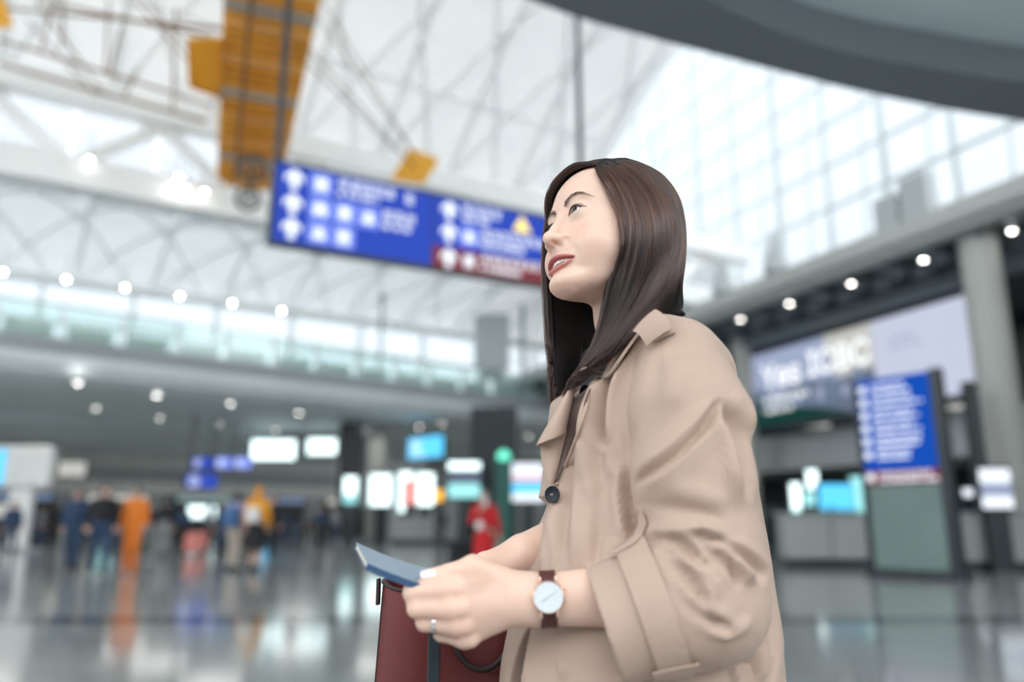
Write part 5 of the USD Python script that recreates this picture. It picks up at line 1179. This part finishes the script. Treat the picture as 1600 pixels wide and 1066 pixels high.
# strap end standing up on the shoulder
q = D((1024, 485, .925), (990, 518, .930), (1010, 541, .912), (1050, 513, .908)); e = np.array([[q[0], (q[0] + q[1]) / 2 + [0, -.003, .002], q[1]], [(q[0] + q[3]) / 2 + [0, -.004, .003], q.mean(0) + [0, -.007, .004], (q[1] + q[2]) / 2 + [0, -.005, .002]], [q[3], (q[2] + q[3]) / 2 + [0, -.003, .001], q[2]]])
obj('shoulder_strap', sheet(patch(e, 9, 9), .0030), 'coat', coat, smooth=50)
q = D((1035, 491, .940), (1008, 520, .936), (1024, 532, .913), (1056, 519, .914))
obj('shoulder_strap', sheet(patch([[q[0], q[1]], [(q[0] + q[3]) / 2 + [0, -.002, .004], (q[1] + q[2]) / 2 + [0, -.002, .004]], [q[3], q[2]]], 9, 6), .0024), 'coat', coat, smooth=50)
def button(c, nrm, r):
    nrm = nrm / np.linalg.norm(nrm); a, b = frame_of(nrm[None]); Rm = np.stack([a[0], b[0], nrm], 1)
    prof = [(0, -.0015), (r * .8, -.0015), (r, -.0004), (r, .0010), (r * .92, .0018), (r * .78, .0015), (r * .6, .0010), (0, .0010)]
    obj('button_disc', xf(lathe(prof, 36), mat4(Rm, c)), 'button', coat, smooth=40, label='dark round coat button')
    for i in (-1, 1):
        obj('thread', xf(box((i * .0011, 0, .0014), (.0010, .0022, .0008)), mat4(Rm, c)), 'thread', coat)

button(D(863, 773, .958), np.array([-.55, -.80, .05]), .0104)
button(D(914, 612, .984), np.array([-.75, -.60, .1]), .0085)
# strap round the cuff with its loops
ax = (SLEEVE[-1] - SLEEVE[-2]) / np.linalg.norm(SLEEVE[-1] - SLEEVE[-2])
ca, cb = frame_of(ax[None]); ca, cb = ca[0], cb[0]
def cuff_ring(h0, h1, lift, a0, a1, n=60, nh=5):
    """a band on the sleeve between h0 and h1 behind the cuff edge, from angle a0 to a1"""
    out = np.zeros((n, nh, 3)); tree = coat_hi
    for j, h in enumerate(np.linspace(h0, h1, nh)):
        for i, t in enumerate(np.linspace(a0, a1, n)):
            dirv = math.cos(t) * ca + math.sin(t) * cb; o = SLEEVE[-1] - ax * h
            r = np.linspace(.098, .045, 107); dd = sdf_coat((o + dirv * r[:, None]).astype(np.float32)); k = np.argmax(dd < 0)
            out[i, j] = o + dirv * (r[k] + lift)
    return out
va = math.atan2(((CAM - SLEEVE[-1]) @ cb), ((CAM - SLEEVE[-1]) @ ca))
obj('cuff_strap', sheet(cuff_ring(.036, .070, .0030, va - 1.45, va + 1.35), .0030), 'coat', coat, smooth=50)
for t in (1.22, -1.05):
    obj('belt_loop', sheet(cuff_ring(.030, .077, .0062, va + t - .10, va + t + .10, 8, 7), .0018), 'coat', coat, smooth=50)

# ---- hair: guide locks from the parting round the head, a base layer and single strands over it
GUIDES = [  # near side from the face edge backwards, then the back, then her right side to its face edge; (pixel x, y, depth)
    [(929, 263, 1.05), (941, 290, 1.03), (955, 322, 1.018), (962, 355, 1.008), (960, 390, 1.003), (952, 437, 1.003), (944, 485, 1.003), (932, 530, .998), (908, 575, .985), (876, 622, .985)],
    [(934, 258, 1.05), (955, 286, 1.03), (974, 322, 1.010), (980, 362, .998), (976, 405, .995), (966, 450, .995), (955, 495, .993), (938, 540, .985), (910, 580, .975), (880, 612, .980)],
    [(940, 254, 1.06), (972, 280, 1.03), (997, 318, 1.008), (1006, 362, .994), (1002, 408, .990), (988, 455, .990), (970, 502, .985), (944, 548, .973), (912, 584, .966), (890, 602, .970)],
    [(948, 251, 1.07), (992, 277, 1.04), (1022, 318, 1.015), (1031, 364, 1.002), (1026, 412, .998), (1010, 458, .990), (984, 502, .975), (955, 545, .962), (925, 575, .958), (900, 592, .962)],
    [(958, 249, 1.08), (1010, 276, 1.06), (1042, 320, 1.040), (1052, 366, 1.030), (1047, 412, 1.020), (1034, 455, 1.000), (1010, 488, .975), (982, 522, .955), (955, 552, .950), (930, 568, .955)],
    [(968, 248, 1.09), (1022, 277, 1.09), (1054, 322, 1.080), (1063, 368, 1.070), (1060, 412, 1.055), (1054, 448, 1.035), (1046, 474, 1.010), (1030, 492, .985), (1008, 512, .965), (985, 530, .955)],
    [(978, 248, 1.10), (1030, 279, 1.12), (1059, 326, 1.125), (1067, 370, 1.125), (1065, 415, 1.110), (1061, 448, 1.090), (1062, 472, 1.065), (1060, 484, 1.045), (1062, 491, 1.030), (1064, 495, 1.020)],
    [(980, 250, 1.11), (1022, 280, 1.16), (1048, 330, 1.180), (1055, 375, 1.185), (1052, 420, 1.175), (1048, 455, 1.15), (1046, 478, 1.125), (1044, 490, 1.11), (1042, 500, 1.10), (1040, 506, 1.09)],
    [(976, 251, 1.11), (1000, 281, 1.185), (1012, 330, 1.215), (1014, 380, 1.220), (1010, 425, 1.205), (1005, 460, 1.175), (1000, 490, 1.150), (996, 510, 1.135), (992, 528, 1.125), (988, 540, 1.12)],
    [(968, 250, 1.10), (966, 275, 1.180), (960, 325, 1.215), (955, 380, 1.220), (950, 430, 1.205), (946, 470, 1.175), (942, 510, 1.150), (938, 545, 1.135), (932, 575, 1.125), (925, 600, 1.115)],
    [(960, 249, 1.09), (938, 266, 1.150), (918, 312, 1.185), (908, 370, 1.190), (904, 430, 1.175), (904, 480, 1.155), (904, 530, 1.135), (902, 570, 1.125), (898, 605, 1.115), (892, 628, 1.11)],
    [(950, 250, 1.08), (918, 261, 1.115), (894, 298, 1.145), (882, 352, 1.158), (878, 415, 1.155), (878, 480, 1.140), (880, 540, 1.120), (880, 585, 1.105), (878, 615, 1.095), (874, 635, 1.09)],
    [(941, 253, 1.065), (908, 264, 1.09), (884, 294, 1.115), (870, 338, 1.135), (864, 395, 1.145), (865, 460, 1.135), (868, 525, 1.120), (867, 580, 1.100), (868, 615, 1.090), (867, 640, 1.085)],
    [(934, 258, 1.055), (905, 268, 1.070), (880, 296, 1.090), (866, 330, 1.112), (859, 378, 1.128), (857, 440, 1.125), (861, 510, 1.115), (866, 570, 1.105), (869, 610, 1.095), (871, 642, 1.090)]]
G3 = np.array([D(*g) for g in GUIDES])                        # (14, 10, 3)
ray_mesh = T.Trimesh(neckhead.vertices, neckhead.faces, process=False)
def clear(P, off):
    """keeps hair outside the head"""
    sh = P.shape; q = P.reshape(-1, 3).astype(np.float32).copy()
    for _ in range(3):
        d, g = grad(sdf_skin, q, .004); g /= np.linalg.norm(g, axis=1, keepdims=True) + 1e-9
        q += g * np.maximum(off - d, 0)[:, None] * .9
    return q.reshape(sh).astype(float)
HG = patch(G3, 70, 40)
root_fade = np.clip(np.linspace(0, 1, 40) / .10, 0, 1)[None, :, None]
HG = clear(HG, .0050)
edge = np.minimum(np.arange(70), 69 - np.arange(70)) / 6.0
HB = clear(HG - 0, .0012)
ctr = np.array([.165, 1.10, 1.45])
hair = thing('hair', parent=person, label='long straight dark brown hair, parted on her left')
obj('hair_base', sheet(HB[1:-1, :38], .0024), 'hair_base', hair, smooth=True)
def strands(n, seed, lo, hi, spread, lift):
    rg = np.random.default_rng(seed); K = 26
    u = rg.uniform(lo, hi, n); v1 = rg.uniform(.86, 1.0, n)
    fine = HG
    t = np.linspace(0, 1, K)[None, :] * v1[:, None]
    U = u[:, None] * 69 + (rg.normal(0, spread, n)[:, None] * (t ** 1.5)) * 69 + .25 * np.sin(t * rg.uniform(2, 6, n)[:, None] + rg.uniform(0, 6, n)[:, None])
    U = np.clip(U, 0, 68.999); Vv = np.clip(t * 39, 0, 38.999)
    i, j = U.astype(int), Vv.astype(int); a, b = (U - i)[..., None], (Vv - j)[..., None]
    P = fine[i, j] * (1 - a) * (1 - b) + fine[i + 1, j] * a * (1 - b) + fine[i, j + 1] * (1 - a) * b + fine[i + 1, j + 1] * a * b
    du = fine[i + 1, j] - fine[i, j]; dv = fine[i, j + 1] - fine[i, j]
    nn = np.cross(du, dv); nn /= np.linalg.norm(nn, axis=-1, keepdims=True) + 1e-9
    sg = np.sign(np.einsum('ijk,ijk->ij', nn, P - ctr))[..., None]; sg[sg == 0] = 1
    clump = meshkit.noise(np.stack([U * .9, np.zeros_like(U) + t * 3.0, np.zeros_like(U)], -1), 4)
    h = rg.uniform(0, lift, n)[:, None] + (clump - .35) * .0045
    P = P + nn * sg * (h * np.clip(t / .12, .12, 1))[..., None]
    P += rg.normal(0, .0006, (n, 1, 3)) * (t ** 2)[..., None]
    return P
sets = [strands(11000, 1, 0.0, .52, .006, .004), strands(3000, 2, .50, .74, .006, .003), strands(7000, 3, .72, 1.0, .006, .004)]
fly = strands(120, 5, 0, 1, .03, .005); loose = strands(160, 6, .965, 1.0, .015, .009)
P = np.vstack(sets + [fly, loose])
def curves(name, P, w, m, parent, seed):
    c = UsdGeom.BasisCurves.Define(stage, free(path_of(parent), name))
    n, K = P.shape[:2]
    c.CreatePointsAttr(Vt.Vec3fArray.FromNumpy(P.reshape(-1, 3).astype(np.float32)))
    c.CreateCurveVertexCountsAttr(Vt.IntArray.FromNumpy(np.full(n, K, np.int32)))
    c.CreateTypeAttr('linear')
    taper = np.interp(np.linspace(0, 1, K), [0, .75, 1], [1, 1, .3])
    c.CreateWidthsAttr(Vt.FloatArray.FromNumpy((w * np.tile(taper, n)).astype(np.float32))); c.SetWidthsInterpolation('vertex')
    UsdShade.MaterialBindingAPI.Apply(c.GetPrim()).Bind(MAT[m])
    return keys(c.GetPrim(), kind='stuff')
curves('hair_strands', P, .00042, 'hair', hair, 1)
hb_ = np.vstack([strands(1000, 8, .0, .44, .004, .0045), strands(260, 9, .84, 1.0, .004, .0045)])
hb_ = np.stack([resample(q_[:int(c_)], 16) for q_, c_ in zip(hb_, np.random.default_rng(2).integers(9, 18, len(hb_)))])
curves('hair_glow_strands', hb_, .00040, 'hair_glow', hair, 2).SetCustomDataByKey('label', 'reddish strands over the crown, coloured to stand for light through the hair')  # strand colour imitates light passing through the crown
# eyebrows and lashes
def front_x(y, z):
    """x of the face at (y, z) in the head frame, from the front"""
    xs = np.linspace(.112, .045, 90); y, z = np.asarray(y), np.asarray(z)
    g = np.stack(np.broadcast_arrays(xs[None, :], y[:, None], z[:, None]), -1).reshape(-1, 3).astype(np.float32)
    d = sdf_head(g).reshape(len(y), -1); k = np.argmax(d < 0, axis=1); k = np.maximum(k, 1); r = np.arange(len(y))
    d0, d1 = d[r, k - 1], d[r, k]; return xs[k - 1] + (xs[k] - xs[k - 1]) * d0 / (d0 - d1 + 1e-9)
for sd in (1, -1):
    tt = np.linspace(-.92, 1.22, 40); yy = .0268 + .0134 * tt
    _, up, lo = lid_lines(np.minimum(yy, .0268 + .0134 * .97)); zz = np.where(tt < .95, up + .0004, up + .0004 + (tt - .95) * .004)
    xx = EYE_C[0] + np.sqrt(np.maximum(.0141 ** 2 - (yy - EYE_C[1]) ** 2 - (zz - EYE_C[2]) ** 2, 1e-6))
    fx = front_x(yy, zz + .0006); xx = np.maximum(xx * (tt < .9), fx) + .0002
    rr = np.interp(tt, [-.92, -.3, .6, .95, 1.22], [.0004, .0009, .0011, .0009, .0002])
    obj('eyelashes', tm(h2w(tube(np.stack([xx, sd * yy, zz], 1), rr, 8).vertices), tube(np.stack([xx, sd * yy, zz], 1), rr, 8).faces), 'lash', person, smooth=True)
    rg = np.random.default_rng(30 + sd); n = 130
    tb = rg.uniform(0, .8, n); bw = .0030 * np.clip((1.04 - tb) / .55, 0, 1) ** .7
    off = rg.uniform(-1, 1, n) * bw; y0 = .0110 + .0390 * tb; z0 = brow_z(tb) + off
    ln = rg.uniform(.003, .005, n); ang_ = np.interp(tb, [0, .35, 1], [.75, .40, -.35]) + rg.normal(0, .12, n) - off / .003 * .25
    Pb = []
    for f in (0, .5, 1):
        y1, z1 = y0 + np.cos(ang_) * ln * f, z0 + np.sin(ang_) * ln * f
        Pb.append(np.stack([front_x(y1, z1) + .0003 + .0004 * f, sd * y1, z1], 1))
    curves('eyebrow', h2w(np.stack(Pb, 1)), .00016, 'brow', person, 3)

# ---- wrist watch, ring
def arm_r(c, ax, t, ca, cb, lift):
    dv = math.cos(t) * ca + math.sin(t) * cb; r = np.linspace(.012, .05, 191)
    k = np.argmax(sdf_handL((c + dv * r[:, None]).astype(np.float32)) > 0); return c + dv * (r[k] + lift)
WC = WR + FA * -.0135
WC = WR + (ELB - WR) / np.linalg.norm(ELB - WR) * .0125
fax = (ELB - WR) / np.linalg.norm(ELB - WR); wa, wb = frame_of(fax[None]); wa, wb = wa[0], wb[0]
watch = thing('wristwatch', parent=person, label='wristwatch with white dial, rose gold case and brown leather strap')
wn = (CAM - WC); wn -= fax * (wn @ fax); wn /= np.linalg.norm(wn); wn = wn + np.array([-.10, 0, .06]); wn /= np.linalg.norm(wn)
WP = arm_r(WC, fax, math.atan2(wn @ wb, wn @ wa), wa, wb, .0)
strap = np.array([[arm_r(WC + fax * h, fax, t, wa, wb, .0014) for h in np.linspace(-.0085, .0085, 6)] for t in np.linspace(0, 2 * np.pi, 73)])
obj('strap', sheet(strap, .0022), 'watch_strap', watch, smooth=50)
wx = fax - wn * (fax @ wn); wx /= np.linalg.norm(wx); wy = np.cross(wn, wx); WM = np.stack([wx, wy, wn], 1)
R0 = .0166
obj('case', xf(lathe([(0, -.001), (R0 * .9, -.001), (R0, .001), (R0 * 1.03, .0042), (R0, .0066), (R0 * .955, .0072), (R0 * .93, .0066), (R0 * .93, .0058), (0, .0058)], 64), mat4(WM, WP)), 'rose_gold', watch, smooth=35)
obj('dial', xf(lathe([(R0 * .928, .0058), (R0 * .926, .0062), (0, .0062)], 64), mat4(WM, WP)), 'dial', watch, smooth=30)
for a_, l_, w_ in ((math.radians(32), .0118, .0006), (math.radians(211), .0095, .0008)):
    obj('watch_hand', xf(xf(box((l_ / 2 - .001, 0, .0066), (l_, w_, .0002)), T.transformations.rotation_matrix(a_, [0, 0, 1])), mat4(WM, WP)), 'steel', watch)
for h in range(12):
    a_ = h * math.pi / 6
    obj('hour_mark', xf(xf(box((R0 * .82, 0, .00635), (.0014, .0004, .0002)), T.transformations.rotation_matrix(a_, [0, 0, 1])), mat4(WM, WP)), 'steel', watch)
crown_a = math.radians(28)
obj('crown', xf(xf(cyl((R0 * .98, 0, .003), (R0 * 1.14, 0, .003), .0024, sides=16), T.transformations.rotation_matrix(crown_a, [0, 0, 1])), mat4(WM, WP)), 'rose_gold', watch, smooth=40)
for sy in (1, -1):
    for sx in (1, -1):
        obj('lug', xf(bevel_box((sx * .0082, sy * (R0 + .0012), .0022), (.0022, .0065, .0030), .0008), mat4(WM, WP)), 'rose_gold', watch, smooth=40)
P0, P1 = HAND['ring'][0], HAND['ring'][1]; rd = (P1 - P0) / np.linalg.norm(P1 - P0); rc = P0 + (P1 - P0) * .66
ra, rb = frame_of(rd[None]); Rr = np.stack([ra[0], rb[0], rd], 1)
tor = lathe([(.0112, -.0021), (.0120, -.0019), (.0122, 0), (.0120, .0019), (.0112, .0021), (.0108, 0), (.0112, -.0021)], 40)
obj('ring', xf(tor, mat4(Rr, rc)), 'silver', person, smooth=40, label='silver finger ring')
# ---- passport in her hand
A, B, C_ = D(571, 888, .815), D(652, 913, .832), D(557, 858, .892)
e1 = (B - A) / np.linalg.norm(B - A); e2 = C_ - A; w2 = np.linalg.norm(e2); e2 /= w2; e2 = e2 - e1 * (e2 @ e1); e2 /= np.linalg.norm(e2); e3 = np.cross(e1, e2)
if e3[2] < 0: e3 = -e3
def booklet(x0, x1, y0, y1, h0, h1, bend=.004, n=16):
    top, bot = [], []
    X, Y = np.meshgrid(np.linspace(x0, x1, n), np.linspace(y0, y1, 8), indexing='ij')
    z = bend * ((X / .125) - .5) ** 2 * 4 - bend
    Pt = A + e1 * X[..., None] + e2 * Y[..., None] + e3 * (z + (h0 + h1) / 2)[..., None]
    return sheet(Pt, h1 - h0)
pp = thing('passport', label='slim blue-grey passport booklet held between thumb and fingers', cat='passport')
obj('cover', booklet(0, .125, 0, .088, -.0012, .0), 'passport_dark', pp, smooth=30, label='dark blue lower cover')
obj('cover', booklet(0, .125, 0, .088, .0042, .0054), 'passport', pp, smooth=30, label='blue-grey upper cover')
obj('spine', booklet(0, .125, -.0011, .0002, -.0012, .0054), 'passport_dark', pp, smooth=30, label='dark blue spine')
obj('pages', booklet(.0015, .1235, .0012, .0865, .0, .0042), 'paper', pp, smooth=30, label='cream page block')
# ---- suitcase under the bag, with its pulled out handle
sc_ = thing('suitcase', label='black wheeled suitcase with raised handle under the red bag', cat='suitcase')
hb = D(684, 1010, .965); hx, hy = hb[0], hb[1]
sx0, sy0 = -.220, hy + .215
obj('shell', bevel_box((sx0, sy0, .37), (.31, .27, .62), .04, 16), 'case_black', sc_, smooth=40)
for dx in (-.11, .11):
    for dy in (-.09, .09):
        obj('wheel', cyl((sx0 + dx, sy0 + dy - .014, .032), (sx0 + dx, sy0 + dy + .014, .032), .032), 'rubber', sc_, smooth=40)
        obj('wheel_fork', box((sx0 + dx, sy0 + dy, .060), (.035, .04, .03)), 'case_black', sc_)
gz = float(R_MCP.mean(0)[2]) - .020
for yy, xx in ((hy - .045, hx), (hy + .050, hx * 1.09)):
    obj('handle_tube', bevel_box((xx, yy, (.60 + gz) / 2), (.0145, .012, gz - .60), .003), 'handle_black', sc_, smooth=40)
obj('handle_bracket', bevel_box((hx, hy + .03, .62), (.030, .20, .03), .004), 'case_black', sc_, smooth=40)
obj('handle_grip', bevel_box((hx + .004, hy + .0025, gz), (.026, .13, .024), .010, 12), 'handle_black', sc_, smooth=40)
# ---- red leather tote standing on the suitcase
bag = thing('handbag', label='dark red leather tote bag standing behind the passport hand', cat='bag')
zt, zb = 1.030, .682
def bag_ring(z, inset=0.0, sag=0.0):
    k = (z - zb) / (zt - zb)
    c = np.array([-.094 + .006 * k, 1.215, z]); hx_ = .107 - .010 * k - inset; hy_ = .085 - .020 * k - inset
    t = np.linspace(0, 2 * np.pi, 96, endpoint=False); n_ = 5.5 - 1.5 * k
    x = np.sign(np.cos(t)) * np.abs(np.cos(t)) ** (2 / n_) * hx_; y = np.sign(np.sin(t)) * np.abs(np.sin(t)) ** (2 / n_) * hy_
    P = c + np.stack([x, y, np.zeros_like(t)], 1)
    P[:, 2] += k ** 3 * (.006 * np.cos(2 * t) + .022 * np.clip(y / .06, 0, 1) * np.exp(-((x - .03) / .06) ** 2))
    P[:, 1] += k * .010 * np.sin(x * 30) + (1 - k) * .004 * np.sin(x * 45 + 1)
    return P
zs = np.linspace(zb, zt, 30)
out = np.stack([bag_ring(z) for z in zs], 1); inn = np.stack([bag_ring(z, .0045) for z in zs[::-1][:-2]], 1)
bot_c = np.repeat(bag_ring(zb).mean(0)[None, None], 96, 0)
floor_c = np.repeat(bag_ring(zs[2]).mean(0)[None, None], 96, 0)
obj('bag_body', grid(np.concatenate([bot_c, out, inn, floor_c], 1), wrap_u=True), 'red_leather', bag, smooth=40)
def along(t_, z0, z1, off, n=24):
    zz = np.linspace(z0, z1, n); P = []
    for z in zz:
        r = bag_ring(z); i = int(t_ / (2 * np.pi) * 96) % 96; c = r.mean(0); d = (r[i] - c) * [1, 1, 0]; P.append(r[i] + d / np.linalg.norm(d) * off)
    return np.array(P)
for t_ in (3.55, 5.87, 2.74, .41):
    obj('seam', tube(along(t_, zb + .01, zt - .004, .0004), .0012, 6), 'dark_leather', bag, smooth=True)
rim = bag_ring(zt - .001); rim = np.vstack([rim, rim[:2]])
obj('rim_piping', tube(rim, .0028, 8), 'dark_leather', bag, smooth=True)
tc = bag_ring(zt)[int(3.45 / (2 * np.pi) * 96)]
obj('zip_pull', bevel_box(tc + [-.006, -.004, -.014], (.005, .014, .036), .0015), 'dark_leather', bag, smooth=40)
hl = D(752, 1000, 1.13)
for y_, sgn in ((1.215 - .066, -1), (1.215 + .066, 1)):
    pts = np.array([[hl[0] - .040, y_, 1.015], [hl[0] - .044, y_ + sgn * .010, .985], [hl[0] - .020, y_ + sgn * .014, .935], [hl[0] + .020, y_ + sgn * .014, .930], [hl[0] + .050, y_ + sgn * .010, .975], [hl[0] + .048, y_, 1.015]])
    obj('bag_handle', tube(resample(pts, 40), .0045, 10), 'dark_leather', bag, smooth=True)
